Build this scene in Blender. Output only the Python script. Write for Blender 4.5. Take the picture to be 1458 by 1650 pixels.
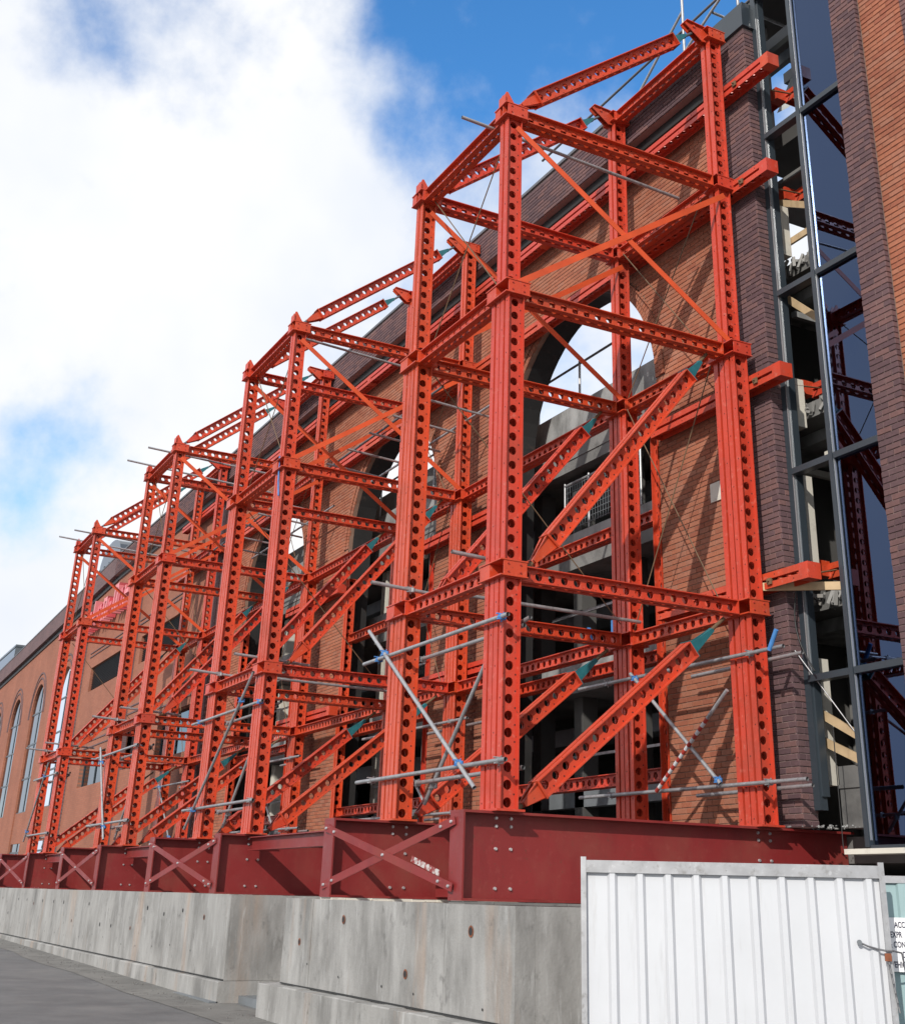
import bpy, math, random
from mathutils import Vector, Matrix
random.seed(7)
SC = bpy.context.scene
for o in list(bpy.data.objects): bpy.data.objects.remove(o, do_unlink=True)
COL = SC.collection

# ------------------------------------------------------------------ camera
IW, IH = 1458.0, 1650.0
FPX, PPX, PPY = 1982.4455, 789.556, 557.104
cam_d = bpy.data.cameras.new('Camera'); cam = bpy.data.objects.new('Camera', cam_d); COL.objects.link(cam)
CAM = Vector((11.889, -6.637, 1.717))
yaw, pitch, roll = 1.07781, 0.42213, 0.02447
fw = Vector((-math.sin(yaw)*math.cos(pitch), math.cos(yaw)*math.cos(pitch), math.sin(pitch)))
r0 = Vector((math.cos(yaw), math.sin(yaw), 0)); u0 = r0.cross(fw)
rr = r0*math.cos(roll) + u0*math.sin(roll); uu = -r0*math.sin(roll) + u0*math.cos(roll)
M = Matrix((rr, uu, -fw)).transposed().to_4x4(); M.translation = CAM
cam.matrix_world = M
cam_d.sensor_fit = 'VERTICAL'; cam_d.sensor_height = 36.0
cam_d.lens = FPX/IH*36.0
cam_d.shift_x = (IW/2-PPX)/IH
cam_d.shift_y = (PPY-IH/2)/IH
cam_d.clip_start = 0.1; cam_d.clip_end = 5000
SC.camera = cam

# ------------------------------------------------------------------ light
SUN = Vector((0.80, -1.0, 0.74)).normalized()          # towards the sun
el = math.asin(SUN.z); az = math.atan2(SUN.x, SUN.y)
sd = bpy.data.lights.new('Sun', 'SUN'); so = bpy.data.objects.new('Sun', sd); COL.objects.link(so)
sd.energy = 4.0; sd.angle = math.radians(0.53); sd.color = (1.0, 0.955, 0.88)
so.rotation_euler = (-SUN).to_track_quat('-Z', 'Y').to_euler(); so.location = (20, -30, 40)

W = bpy.data.worlds.new('World'); SC.world = W; W.use_nodes = True
nt = W.node_tree; nt.nodes.clear()
def N(t, **k):
    n = nt.nodes.new(t)
    for a, b in k.items(): setattr(n, a, b)
    return n
out = N('ShaderNodeOutputWorld'); bg = N('ShaderNodeBackground'); bg.inputs['Strength'].default_value = 0.125
sky = N('ShaderNodeTexSky', sky_type='NISHITA'); sky.sun_disc = False
sky.sun_elevation = el; sky.sun_rotation = az; sky.air_density = 1.0; sky.dust_density = 0.3; sky.ozone_density = 3.0
tc = N('ShaderNodeTexCoord')
mp = N('ShaderNodeMapping'); mp.inputs['Location'].default_value = (34.338, 24.517, 10.218)
n1 = N('ShaderNodeTexNoise'); n1.inputs['Scale'].default_value = 3.2; n1.inputs['Detail'].default_value = 10; n1.inputs['Roughness'].default_value = 0.56
n2 = N('ShaderNodeTexNoise'); n2.inputs['Scale'].default_value = 2.4; n2.inputs['Detail'].default_value = 5
dotn = N('ShaderNodeVectorMath', operation='DOT_PRODUCT'); dotn.inputs[1].default_value = (-0.52, 0.54, 0.66)
mul = N('ShaderNodeMath', operation='MULTIPLY_ADD'); mul.inputs[1].default_value = -2.4; mul.inputs[2].default_value = 2.345
cl = N('ShaderNodeClamp'); cl.inputs['Min'].default_value = -.12; cl.inputs['Max'].default_value = .145
add = N('ShaderNodeMath', operation='ADD')
ramp = N('ShaderNodeValToRGB'); ramp.color_ramp.elements[0].position = 0.41; ramp.color_ramp.elements[1].position = 0.60
ramp.color_ramp.interpolation = 'EASE'
cr2 = N('ShaderNodeValToRGB'); cr2.color_ramp.elements[0].position = 0.34; cr2.color_ramp.elements[1].position = 0.58
cr2.color_ramp.elements[0].color = (5.9, 6.5, 7.6, 1); cr2.color_ramp.elements[1].color = (8.3, 8.35, 8.45, 1)
mix = N('ShaderNodeMix', data_type='RGBA')
hsv = N('ShaderNodeHueSaturation'); hsv.inputs['Saturation'].default_value = 1.26; hsv.inputs['Value'].default_value = 1.95
L = nt.links.new
L(tc.outputs['Generated'], mp.inputs['Vector']); L(mp.outputs[0], n1.inputs['Vector']); L(mp.outputs[0], n2.inputs['Vector'])
L(tc.outputs['Generated'], dotn.inputs[0]); L(dotn.outputs['Value'], mul.inputs[0]); L(mul.outputs[0], cl.inputs['Value'])
L(n1.outputs['Fac'], add.inputs[0]); L(cl.outputs[0], add.inputs[1]); L(add.outputs[0], ramp.inputs[0])
L(n2.outputs['Fac'], cr2.inputs[0])
L(ramp.outputs[0], mix.inputs['Factor']); L(sky.outputs[0], hsv.inputs['Color']); L(hsv.outputs[0], mix.inputs['A']); L(cr2.outputs[0], mix.inputs['B'])
L(mix.outputs['Result'], bg.inputs['Color']); L(bg.outputs[0], out.inputs['Surface'])
SC.view_settings.view_transform = 'Standard'; SC.view_settings.look = 'None'
SC.view_settings.exposure = 0.0; SC.view_settings.gamma = 1.0; SC.view_settings.use_curve_mapping = False
SC.render.engine = 'CYCLES'; SC.cycles.max_bounces = 6; SC.cycles.diffuse_bounces = 2; SC.cycles.glossy_bounces = 3; SC.cycles.transparent_max_bounces = 8; SC.render.resolution_x = 904; SC.render.resolution_y = 1024

# ------------------------------------------------------------------ materials
def mat(name, base, rough=0.6, var=0.12, scale=3.0, metal=0.0, spec=0.5, bump=0.0, bscale=60, dirt=None, dscale=1.5, dlo=.55, dhi=.75, streak=False, coat=0.0):
    m = bpy.data.materials.new(name); m.use_nodes = True; t = m.node_tree; p = t.nodes['Principled BSDF']
    p.inputs['Roughness'].default_value = rough; p.inputs['Metallic'].default_value = metal
    p.inputs['Specular IOR Level'].default_value = spec
    p.inputs['Coat Weight'].default_value = coat
    g = t.nodes.new('ShaderNodeNewGeometry')
    n = t.nodes.new('ShaderNodeTexNoise'); n.inputs['Scale'].default_value = scale; n.inputs['Detail'].default_value = 6
    t.links.new(g.outputs['Position'], n.inputs['Vector'])
    r = t.nodes.new('ShaderNodeMapRange'); r.inputs['From Min'].default_value = .3; r.inputs['From Max'].default_value = .7
    r.inputs['To Min'].default_value = 1-var; r.inputs['To Max'].default_value = 1+var
    t.links.new(n.outputs['Fac'], r.inputs['Value'])
    oi = t.nodes.new('ShaderNodeObjectInfo')
    r2 = t.nodes.new('ShaderNodeMapRange'); r2.inputs['To Min'].default_value = 1-var*.6; r2.inputs['To Max'].default_value = 1+var*.6
    t.links.new(oi.outputs['Random'], r2.inputs['Value'])
    mm = t.nodes.new('ShaderNodeMath'); mm.operation = 'MULTIPLY'; t.links.new(r.outputs[0], mm.inputs[0]); t.links.new(r2.outputs[0], mm.inputs[1])
    v = t.nodes.new('ShaderNodeVectorMath'); v.operation = 'SCALE'; v.inputs[0].default_value = base[:3]
    t.links.new(mm.outputs[0], v.inputs['Scale'])
    last = v.outputs[0]
    if dirt:
        n3 = t.nodes.new('ShaderNodeTexNoise'); n3.inputs['Scale'].default_value = dscale; n3.inputs['Detail'].default_value = 8; n3.inputs['Roughness'].default_value = .65
        if streak:
            mpn = t.nodes.new('ShaderNodeMapping'); mpn.inputs['Scale'].default_value = (1, 1, streak)
            t.links.new(g.outputs['Position'], mpn.inputs['Vector']); t.links.new(mpn.outputs[0], n3.inputs['Vector'])
        else: t.links.new(g.outputs['Position'], n3.inputs['Vector'])
        rm = t.nodes.new('ShaderNodeMapRange'); rm.inputs['From Min'].default_value = dlo; rm.inputs['From Max'].default_value = dhi
        t.links.new(n3.outputs['Fac'], rm.inputs['Value'])
        mx = t.nodes.new('ShaderNodeMix'); mx.data_type = 'RGBA'; mx.inputs['B'].default_value = (*dirt, 1)
        t.links.new(rm.outputs[0], mx.inputs['Factor']); t.links.new(last, mx.inputs['A']); last = mx.outputs['Result']
    t.links.new(last, p.inputs['Base Color'])
    if bump:
        nb = t.nodes.new('ShaderNodeTexNoise'); nb.inputs['Scale'].default_value = bscale; nb.inputs['Detail'].default_value = 4
        t.links.new(g.outputs['Position'], nb.inputs['Vector'])
        b = t.nodes.new('ShaderNodeBump'); b.inputs['Strength'].default_value = bump; b.inputs['Distance'].default_value = .01
        t.links.new(nb.outputs['Fac'], b.inputs['Height']); t.links.new(b.outputs[0], p.inputs['Normal'])
    return m
def paintmat(name, a, b, rough=.38, pale=.38):
    """hired steel paint: section-to-section fading, chalky streaks, chips showing rust"""
    m = mat(name, a, rough, .10, 2.2, spec=.5, dirt=tuple(c*.62 for c in a), dscale=3.5, dlo=.50, dhi=.78, streak=.22, bump=.06)
    t = m.node_tree; p = t.nodes['Principled BSDF']; src = p.inputs['Base Color'].links[0].from_socket
    g = t.nodes.new('ShaderNodeNewGeometry'); oi = t.nodes.new('ShaderNodeObjectInfo')
    x = t.nodes.new('ShaderNodeMix'); x.data_type = 'RGBA'; x.inputs['B'].default_value = (*b, 1)
    mm = t.nodes.new('ShaderNodeMath'); mm.operation = 'MULTIPLY'; mm.inputs[1].default_value = .75; t.links.new(oi.outputs['Random'], mm.inputs[0])
    t.links.new(mm.outputs[0], x.inputs['Factor']); t.links.new(src, x.inputs['A']); src = x.outputs['Result']
    for col, sc, lo, hi, mx in (((.62, .28, .22), 13, .58, .72, pale), ((.09, .035, .022), 30, .62, .70, .9), ((.20, .055, .035), 1.3, .50, .78, .55)):
        n = t.nodes.new('ShaderNodeTexNoise'); n.inputs['Scale'].default_value = sc; n.inputs['Detail'].default_value = 6; n.inputs['Roughness'].default_value = .65
        t.links.new(g.outputs['Position'], n.inputs['Vector'])
        r = t.nodes.new('ShaderNodeMapRange'); r.inputs['From Min'].default_value = lo; r.inputs['From Max'].default_value = hi; r.inputs['To Max'].default_value = mx
        t.links.new(n.outputs['Fac'], r.inputs['Value'])
        y = t.nodes.new('ShaderNodeMix'); y.data_type = 'RGBA'; y.inputs['B'].default_value = (*col, 1)
        t.links.new(r.outputs[0], y.inputs['Factor']); t.links.new(src, y.inputs['A']); src = y.outputs['Result']
        rl = n
    t.links.new(src, p.inputs['Base Color'])
    rr_ = t.nodes.new('ShaderNodeMapRange'); rr_.inputs['From Min'].default_value = .3; rr_.inputs['From Max'].default_value = .7; rr_.inputs['To Min'].default_value = rough-.12; rr_.inputs['To Max'].default_value = rough+.2
    t.links.new(rl.outputs['Fac'], rr_.inputs['Value']); t.links.new(rr_.outputs[0], p.inputs['Roughness'])
    return m
RED = paintmat('red_paint', (0.56, 0.066, 0.019), (0.48, 0.036, 0.022))
REDO = mat('orange_red_paint', (0.58, 0.075, 0.020), .5, .14, 3)
MAR = paintmat('maroon_paint', (0.215, 0.022, 0.020), (0.19, 0.019, 0.021), .42, .06)
GALV = mat('galvanised_tube', (0.36, 0.36, 0.37), .45, .15, 9, metal=.55, dirt=(.20, .19, .18), dscale=12)
STEEL = mat('bolt_steel', (0.55, 0.55, 0.56), .35, .1, 9, metal=.6)
BLUE = mat('blue_paint', (0.06, 0.21, 0.50), .5, .15, 12)
TEAL = mat('teal_jack_paint', (0.015, 0.12, 0.14), .5, .15, 12)
DKRED = mat('dull_red', (0.34, 0.03, 0.02), .6, .15, 4)
WIRE = mat('rusty_rod', (0.14, 0.085, 0.045), .7, .2, 9)
WHT = mat('white_paint', (0.54, 0.55, 0.575), .36, .05, 1.2, dirt=(0.40, 0.40, 0.41), dscale=9, dlo=.58, dhi=.82, streak=.10, bump=.15, bscale=5)
def wear(m, layers):
    t = m.node_tree; p = t.nodes['Principled BSDF']; src = p.inputs['Base Color'].links[0].from_socket; g = t.nodes.new('ShaderNodeNewGeometry')
    for col, sc, scl, lo, hi, mx in layers:
        mp_ = t.nodes.new('ShaderNodeMapping'); mp_.inputs['Scale'].default_value = scl
        n = t.nodes.new('ShaderNodeTexNoise'); n.inputs['Scale'].default_value = sc; n.inputs['Detail'].default_value = 8; n.inputs['Roughness'].default_value = .7
        t.links.new(g.outputs['Position'], mp_.inputs['Vector']); t.links.new(mp_.outputs[0], n.inputs['Vector'])
        r = t.nodes.new('ShaderNodeMapRange'); r.inputs['From Min'].default_value = lo; r.inputs['From Max'].default_value = hi; r.inputs['To Max'].default_value = mx
        t.links.new(n.outputs['Fac'], r.inputs['Value'])
        y = t.nodes.new('ShaderNodeMix'); y.data_type = 'RGBA'; y.inputs['B'].default_value = (*col, 1)
        t.links.new(r.outputs[0], y.inputs['Factor']); t.links.new(src, y.inputs['A']); src = y.outputs['Result']
    t.links.new(src, p.inputs['Base Color'])
wear(WHT, [((.16, .14, .12), 26, (1, 1, .35), .70, .76, .8), ((.33, .31, .28), 5, (1, 1, .12), .60, .78, .55), ((.25, .22, .19), 70, (1, 1, 1), .69, .74, .6)])
wear(GALV, [((.14, .12, .10), 30, (1, 1, 1), .62, .72, .7), ((.50, .50, .51), 18, (1, 1, 1), .58, .66, .5)])
TEALP = mat('pale_teal_sheet', (0.26, 0.37, 0.38), .5, .06, 2)
def concmat():
    m = mat('board_marked_concrete', (0.232, 0.226, 0.216), .85, .26, 1.6, dirt=(0.36, 0.353, 0.342), dscale=2.4, dlo=.38, dhi=.68, streak=.32, bump=.3, bscale=35)
    t = m.node_tree; p = t.nodes['Principled BSDF']; src = p.inputs['Base Color'].links[0].from_socket
    g = t.nodes.new('ShaderNodeNewGeometry')
    for col, sc, st, lo, hi in (((.36, .25, .18), 1.3, .12, .56, .74), ((.13, .126, .12), 1.8, .5, .54, .78), ((.10, .097, .092), 7.0, .8, .60, .78), ((.44, .44, .435), 14.0, .16, .58, .78)):
        mp_ = t.nodes.new('ShaderNodeMapping'); mp_.inputs['Scale'].default_value = (1, 1, st); mp_.inputs['Location'].default_value = (sc, 3*sc, 0)
        n = t.nodes.new('ShaderNodeTexNoise'); n.inputs['Scale'].default_value = sc; n.inputs['Detail'].default_value = 7; n.inputs['Roughness'].default_value = .6
        t.links.new(g.outputs['Position'], mp_.inputs['Vector']); t.links.new(mp_.outputs[0], n.inputs['Vector'])
        r = t.nodes.new('ShaderNodeMapRange'); r.inputs['From Min'].default_value = lo; r.inputs['From Max'].default_value = hi; r.inputs['To Max'].default_value = .8
        t.links.new(n.outputs['Fac'], r.inputs['Value'])
        x = t.nodes.new('ShaderNodeMix'); x.data_type = 'RGBA'; x.inputs['B'].default_value = (*col, 1)
        t.links.new(r.outputs[0], x.inputs['Factor']); t.links.new(src, x.inputs['A']); src = x.outputs['Result']
    t.links.new(src, p.inputs['Base Color'])
    return m
CONC = concmat()
wear(CONC, [((.13, .125, .12), 40, (1, 1, 1), .70, .75, .8), ((.42, .41, .40), 30, (1, 1, .3), .66, .74, .6)])
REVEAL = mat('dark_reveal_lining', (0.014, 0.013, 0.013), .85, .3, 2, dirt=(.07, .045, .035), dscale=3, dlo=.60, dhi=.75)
SCUFF = mat('worn_sticker', (0.46, 0.43, 0.42), .7, .1, 5, dirt=(.22, .03, .03), dscale=16, dlo=.44, dhi=.54)
CONC2 = mat('slab_concrete', (0.15, 0.147, 0.142), .9, .25, 1.6, dirt=(.06, .06, .06), dscale=2.4, bump=.3, bscale=20)
RUST = mat('rust', (0.24, 0.075, 0.03), .8, .3, 20)
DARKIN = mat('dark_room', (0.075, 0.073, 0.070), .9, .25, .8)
CREAM = mat('cream_paint', (0.60, 0.57, 0.50), .7, .08, 2, dirt=(.35, .32, .28), dscale=4)
ALU = mat('grey_blue_frame', (0.032, 0.042, 0.052), .35, .06, 2, spec=.6)
ALUL = mat('highlight_metal', (0.62, 0.63, 0.65), .25, .05, 2, metal=.7)  # pale metal for the painted highlight strips on the bay frame
WOOD = mat('sawn_timber', (0.47, 0.34, 0.20), .75, .15, 5, dirt=(.30, .20, .11), dscale=8, streak=.2)
MORT = mat('mortar_orange', (0.22, 0.135, 0.098), .9, .1, 6)
MORTD = mat('mortar_purple', (0.30, 0.215, 0.20), .9, .1, 6)
COPING = mat('lead_coping', (0.10, 0.10, 0.11), .5, .1, 3)
ASPH = mat('asphalt', (0.125, 0.127, 0.128), .7, .18, 1.4, dirt=(.165, .163, .158), dscale=1.1, dlo=.42, dhi=.72, bump=.5, bscale=90)
ASPH2 = mat('old_asphalt_strip', (0.15, 0.145, 0.135), .9, .2, 1.7, dirt=(.09, .085, .08), dscale=2, bump=.5, bscale=60)
wear(ASPH, [((.08, .08, .082), 2.2, (1, 2.5, 1), .60, .68, .5), ((.20, .195, .185), 120, (1, 1, 1), .62, .72, .5), ((.045, .045, .045), .6, (.4, 3, 1), .62, .66, .7)])
wear(ASPH2, [((.07, .065, .06), 4, (1, 1, 1), .55, .7, .6), ((.21, .20, .19), 70, (1, 1, 1), .64, .74, .4)])
SHEET = mat('grey_plastic', (0.17, 0.185, 0.20), .5, .15, 3)
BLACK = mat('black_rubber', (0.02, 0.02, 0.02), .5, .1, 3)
PINK = mat('sign_face', (0.62, 0.09, 0.11), .4, .1, 2)
SIGNW = mat('sign_side', (0.66, 0.20, 0.22), .4, .1, 2)
LOUV = mat('louvre_paint', (0.035, 0.04, 0.045), .5, .1, 2)
HOLE = mat('bolt_hole_dark', (0.06, 0.012, 0.010), .9, .1, 3)
BOARD = mat('sign_board', (0.82, 0.82, 0.83), .4, .02, 2)
INK = mat('sign_ink', (0.02, 0.02, 0.05), .5, .02, 2)

def brickmat(name, c1, c2, c3):
    m = bpy.data.materials.new(name); m.use_nodes = True; t = m.node_tree; p = t.nodes['Principled BSDF']
    p.inputs['Roughness'].default_value = .85
    g = t.nodes.new('ShaderNodeNewGeometry'); mp = t.nodes.new('ShaderNodeMapping'); mp.inputs['Scale'].default_value = (4.44, 4.44, 13.33)
    t.links.new(g.outputs['Position'], mp.inputs['Vector'])
    wn = t.nodes.new('ShaderNodeTexWhiteNoise'); wn.noise_dimensions = '1D'
    t.links.new(g.outputs['Random Per Island'], wn.inputs['W'])
    oi = t.nodes.new('ShaderNodeObjectInfo'); ad = t.nodes.new('ShaderNodeMath'); ad.operation = 'ADD'
    t.links.new(g.outputs['Random Per Island'], ad.inputs[0]); t.links.new(oi.outputs['Random'], ad.inputs[1])
    t.links.new(ad.outputs[0], wn.inputs['W'])
    cr = t.nodes.new('ShaderNodeValToRGB'); cr.color_ramp.elements[0].color = (*c1, 1); cr.color_ramp.elements[1].color = (*c3, 1)
    e = cr.color_ramp.elements.new(.5); e.color = (*c2, 1)
    t.links.new(wn.outputs['Value'], cr.inputs[0])
    n = t.nodes.new('ShaderNodeTexNoise'); n.inputs['Scale'].default_value = 22; n.inputs['Detail'].default_value = 5
    t.links.new(g.outputs['Position'], n.inputs['Vector'])
    n4 = t.nodes.new('ShaderNodeTexNoise'); n4.inputs['Scale'].default_value = .9; n4.inputs['Detail'].default_value = 4
    t.links.new(g.outputs['Position'], n4.inputs['Vector'])
    a2 = t.nodes.new('ShaderNodeMath'); a2.operation = 'MULTIPLY_ADD'; a2.inputs[1].default_value = .7; t.links.new(n.outputs['Fac'], a2.inputs[0]); t.links.new(n4.outputs['Fac'], a2.inputs[2])
    r = t.nodes.new('ShaderNodeMapRange'); r.inputs['From Min'].default_value = .55; r.inputs['From Max'].default_value = 1.15; r.inputs['To Min'].default_value = .78; r.inputs['To Max'].default_value = 1.2
    t.links.new(a2.outputs[0], r.inputs['Value'])
    v = t.nodes.new('ShaderNodeVectorMath'); v.operation = 'SCALE'; t.links.new(cr.outputs[0], v.inputs[0]); t.links.new(r.outputs[0], v.inputs['Scale'])
    t.links.new(v.outputs[0], p.inputs['Base Color'])
    b = t.nodes.new('ShaderNodeBump'); b.inputs['Strength'].default_value = .35; b.inputs['Distance'].default_value = .004
    t.links.new(n.outputs['Fac'], b.inputs['Height']); t.links.new(b.outputs[0], p.inputs['Normal'])
    return m
BRO = brickmat('orange_brick', (0.265, 0.083, 0.046), (0.335, 0.117, 0.062), (0.31, 0.130, 0.082))
BRP = brickmat('purple_brick', (0.085, 0.046, 0.052), (0.115, 0.064, 0.068), (0.155, 0.078, 0.072))

def farbrick(name, a, b, mo):
    m = bpy.data.materials.new(name); m.use_nodes = True; t = m.node_tree; p = t.nodes['Principled BSDF']; p.inputs['Roughness'].default_value = .85
    g = t.nodes.new('ShaderNodeNewGeometry'); sx = t.nodes.new('ShaderNodeSeparateXYZ'); cx = t.nodes.new('ShaderNodeCombineXYZ')
    t.links.new(g.outputs['Position'], sx.inputs[0]); t.links.new(sx.outputs['X'], cx.inputs['X']); t.links.new(sx.outputs['Z'], cx.inputs['Y'])
    bt = t.nodes.new('ShaderNodeTexBrick'); bt.inputs['Color1'].default_value = (*a, 1); bt.inputs['Color2'].default_value = (*b, 1); bt.inputs['Mortar'].default_value = (*mo, 1)
    bt.inputs['Scale'].default_value = 1; bt.inputs['Brick Width'].default_value = .225; bt.inputs['Row Height'].default_value = .075; bt.inputs['Mortar Size'].default_value = .006
    t.links.new(cx.outputs[0], bt.inputs['Vector'])
    n = t.nodes.new('ShaderNodeTexNoise'); n.inputs['Scale'].default_value = .7; n.inputs['Detail'].default_value = 6; t.links.new(g.outputs['Position'], n.inputs['Vector'])
    r = t.nodes.new('ShaderNodeMapRange'); r.inputs['From Min'].default_value = .3; r.inputs['From Max'].default_value = .7; r.inputs['To Min'].default_value = .86; r.inputs['To Max'].default_value = 1.12
    t.links.new(n.outputs['Fac'], r.inputs['Value'])
    v = t.nodes.new('ShaderNodeVectorMath'); v.operation = 'SCALE'; t.links.new(bt.outputs['Color'], v.inputs[0]); t.links.new(r.outputs[0], v.inputs['Scale'])
    t.links.new(v.outputs[0], p.inputs['Base Color'])
    return m
FBRO = farbrick('far_orange_brick', (0.285, 0.097, 0.055), (0.325, 0.118, 0.068), (0.20, 0.105, 0.075))
FBRP = farbrick('far_purple_brick', (0.11, 0.065, 0.07), (0.15, 0.085, 0.085), (0.15, 0.11, 0.11))

def glassmat(name, tint, refl, rough=.01):
    m = bpy.data.materials.new(name); m.use_nodes = True; t = m.node_tree; t.nodes.remove(t.nodes['Principled BSDF'])
    o = t.nodes['Material Output']
    gl = t.nodes.new('ShaderNodeBsdfGlossy'); gl.inputs['Roughness'].default_value = rough; gl.inputs['Color'].default_value = (*refl, 1)
    tr = t.nodes.new('ShaderNodeBsdfTransparent'); tr.inputs['Color'].default_value = (*tint, 1)
    fr = t.nodes.new('ShaderNodeFresnel'); fr.inputs['IOR'].default_value = 2.3
    mx = t.nodes.new('ShaderNodeMixShader'); t.links.new(fr.outputs[0], mx.inputs[0]); t.links.new(tr.outputs[0], mx.inputs[1]); t.links.new(gl.outputs[0], mx.inputs[2])
    t.links.new(mx.outputs[0], o.inputs['Surface'])
    return m
GLASS = glassmat('tinted_glass', (.14, .17, .22), (.34, .48, .84))
CONC3 = mat('weathered_upstand', (0.30, 0.302, 0.30), .9, .25, 1.5, dirt=(.09, .09, .085), dscale=2.0, dlo=.45, dhi=.7, streak=.5, bump=.3, bscale=20)
TARP = mat('pale_tarpaulin', (0.40, 0.43, 0.42), .6, .15, 3)
GLASSB = glassmat('window_glass', (.05, .06, .08), (.9, .95, 1.0))

# ------------------------------------------------------------------ mesh helpers
class MB:
    def __init__(s): s.v = []; s.f = []; s.dots = []
    def quad(s, a, b, c, d):
        n = len(s.v); s.v += [tuple(a), tuple(b), tuple(c), tuple(d)]; s.f.append((n, n+1, n+2, n+3)); return s
    def poly(s, pts):
        n = len(s.v); s.v += [tuple(p) for p in pts]; s.f.append(tuple(range(n, n+len(pts)))); return s
    def box(s, x0, x1, y0, y1, z0, z1):
        n = len(s.v)
        s.v += [(x0,y0,z0),(x1,y0,z0),(x1,y1,z0),(x0,y1,z0),(x0,y0,z1),(x1,y0,z1),(x1,y1,z1),(x0,y1,z1)]
        s.f += [tuple(n+i for i in q) for q in ((0,3,2,1),(4,5,6,7),(0,1,5,4),(1,2,6,5),(2,3,7,6),(3,0,4,7))]
        return s
    def obox(s, p0, p1, w, h, up=(0, 0, 1)):
        p0 = Vector(p0); p1 = Vector(p1); d = (p1-p0).normalized(); u = Vector(up)
        sx = d.cross(u)
        if sx.length < 1e-4: sx = d.cross(Vector((1, 0, 0)))
        sx.normalize(); u = sx.cross(d)
        n = len(s.v)
        for p in (p0, p1):
            for a, b in ((-1,-1),(1,-1),(1,1),(-1,1)): s.v.append(tuple(p+sx*a*w/2+u*b*h/2))
        s.f += [tuple(n+i for i in q) for q in ((0,1,2,3),(7,6,5,4),(0,4,5,1),(1,5,6,2),(2,6,7,3),(3,7,4,0))]
        return s
    def tube(s, p0, p1, r, r1=None, n=10, caps=True):
        p0 = Vector(p0); p1 = Vector(p1); r1 = r if r1 is None else r1
        d = (p1-p0).normalized(); a = d.orthogonal().normalized(); b = d.cross(a); k = len(s.v)
        for p, q in ((p0, r), (p1, r1)):
            for i in range(n):
                t = 2*math.pi*i/n; s.v.append(tuple(p+(a*math.cos(t)+b*math.sin(t))*q))
        for i in range(n): s.f.append((k+i, k+(i+1)%n, k+n+(i+1)%n, k+n+i))
        if caps: s.f.append(tuple(k+i for i in reversed(range(n)))); s.f.append(tuple(k+n+i for i in range(n)))
        return s
    def prism(s, pts, axis, a, b):
        # pts: 2D polygon; axis 'x': (y,z) / 'y': (x,z) / 'z': (x,y); extruded from a to b
        def P(p, h): return {'x': (h, p[0], p[1]), 'y': (p[0], h, p[1]), 'z': (p[0], p[1], h)}[axis]
        n = len(pts); k = len(s.v)
        s.v += [P(p, a) for p in pts]+[P(p, b) for p in pts]
        s.f.append(tuple(k+i for i in range(n))); s.f.append(tuple(k+n+i for i in reversed(range(n))))
        for i in range(n): s.f.append((k+i, k+n+i, k+n+(i+1)%n, k+(i+1)%n))
        return s
    def mesh(s, name, m, smooth=False, recalc=True):
        nf = len(s.f)
        for q in s.dots: s.poly(q)
        me = bpy.data.meshes.new(name); me.from_pydata(s.v, [], s.f); me.materials.append(m); me.update()
        if s.dots:
            me.materials.append(HOLE)
            for p in me.polygons[nf:]: p.material_index = 1
        if recalc:
            import bmesh
            bm = bmesh.new(); bm.from_mesh(me); bmesh.ops.recalc_face_normals(bm, faces=bm.faces); bm.to_mesh(me); bm.free()
        if smooth:
            for p in me.polygons: p.use_smooth = True
        return me
    def build(s, name, m, parent=None, loc=None, **k):
        return link(name, s.mesh(name, m, **k), parent, loc)
def link(name, me, parent=None, loc=None, mtx=None):
    o = bpy.data.objects.new(name, me); COL.objects.link(o)
    if mtx is not None: o.matrix_local = mtx
    elif loc is not None: o.location = loc
    if parent is not None: o.parent = parent
    return o
def tag(o, label, cat, group=None):
    o['label'] = label; o['category'] = cat; o['kind'] = 'thing'
    if group: o['group'] = group
    return o
def thing(name, loc, label, cat, group=None):
    o = bpy.data.objects.new(name, None); COL.objects.link(o); o.location = loc; o.empty_display_size = .2
    return tag(o, label, cat, group)
CACHE = {}
def cached(key, fn):
    if key not in CACHE: CACHE[key] = fn()
    return CACHE[key]

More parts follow.
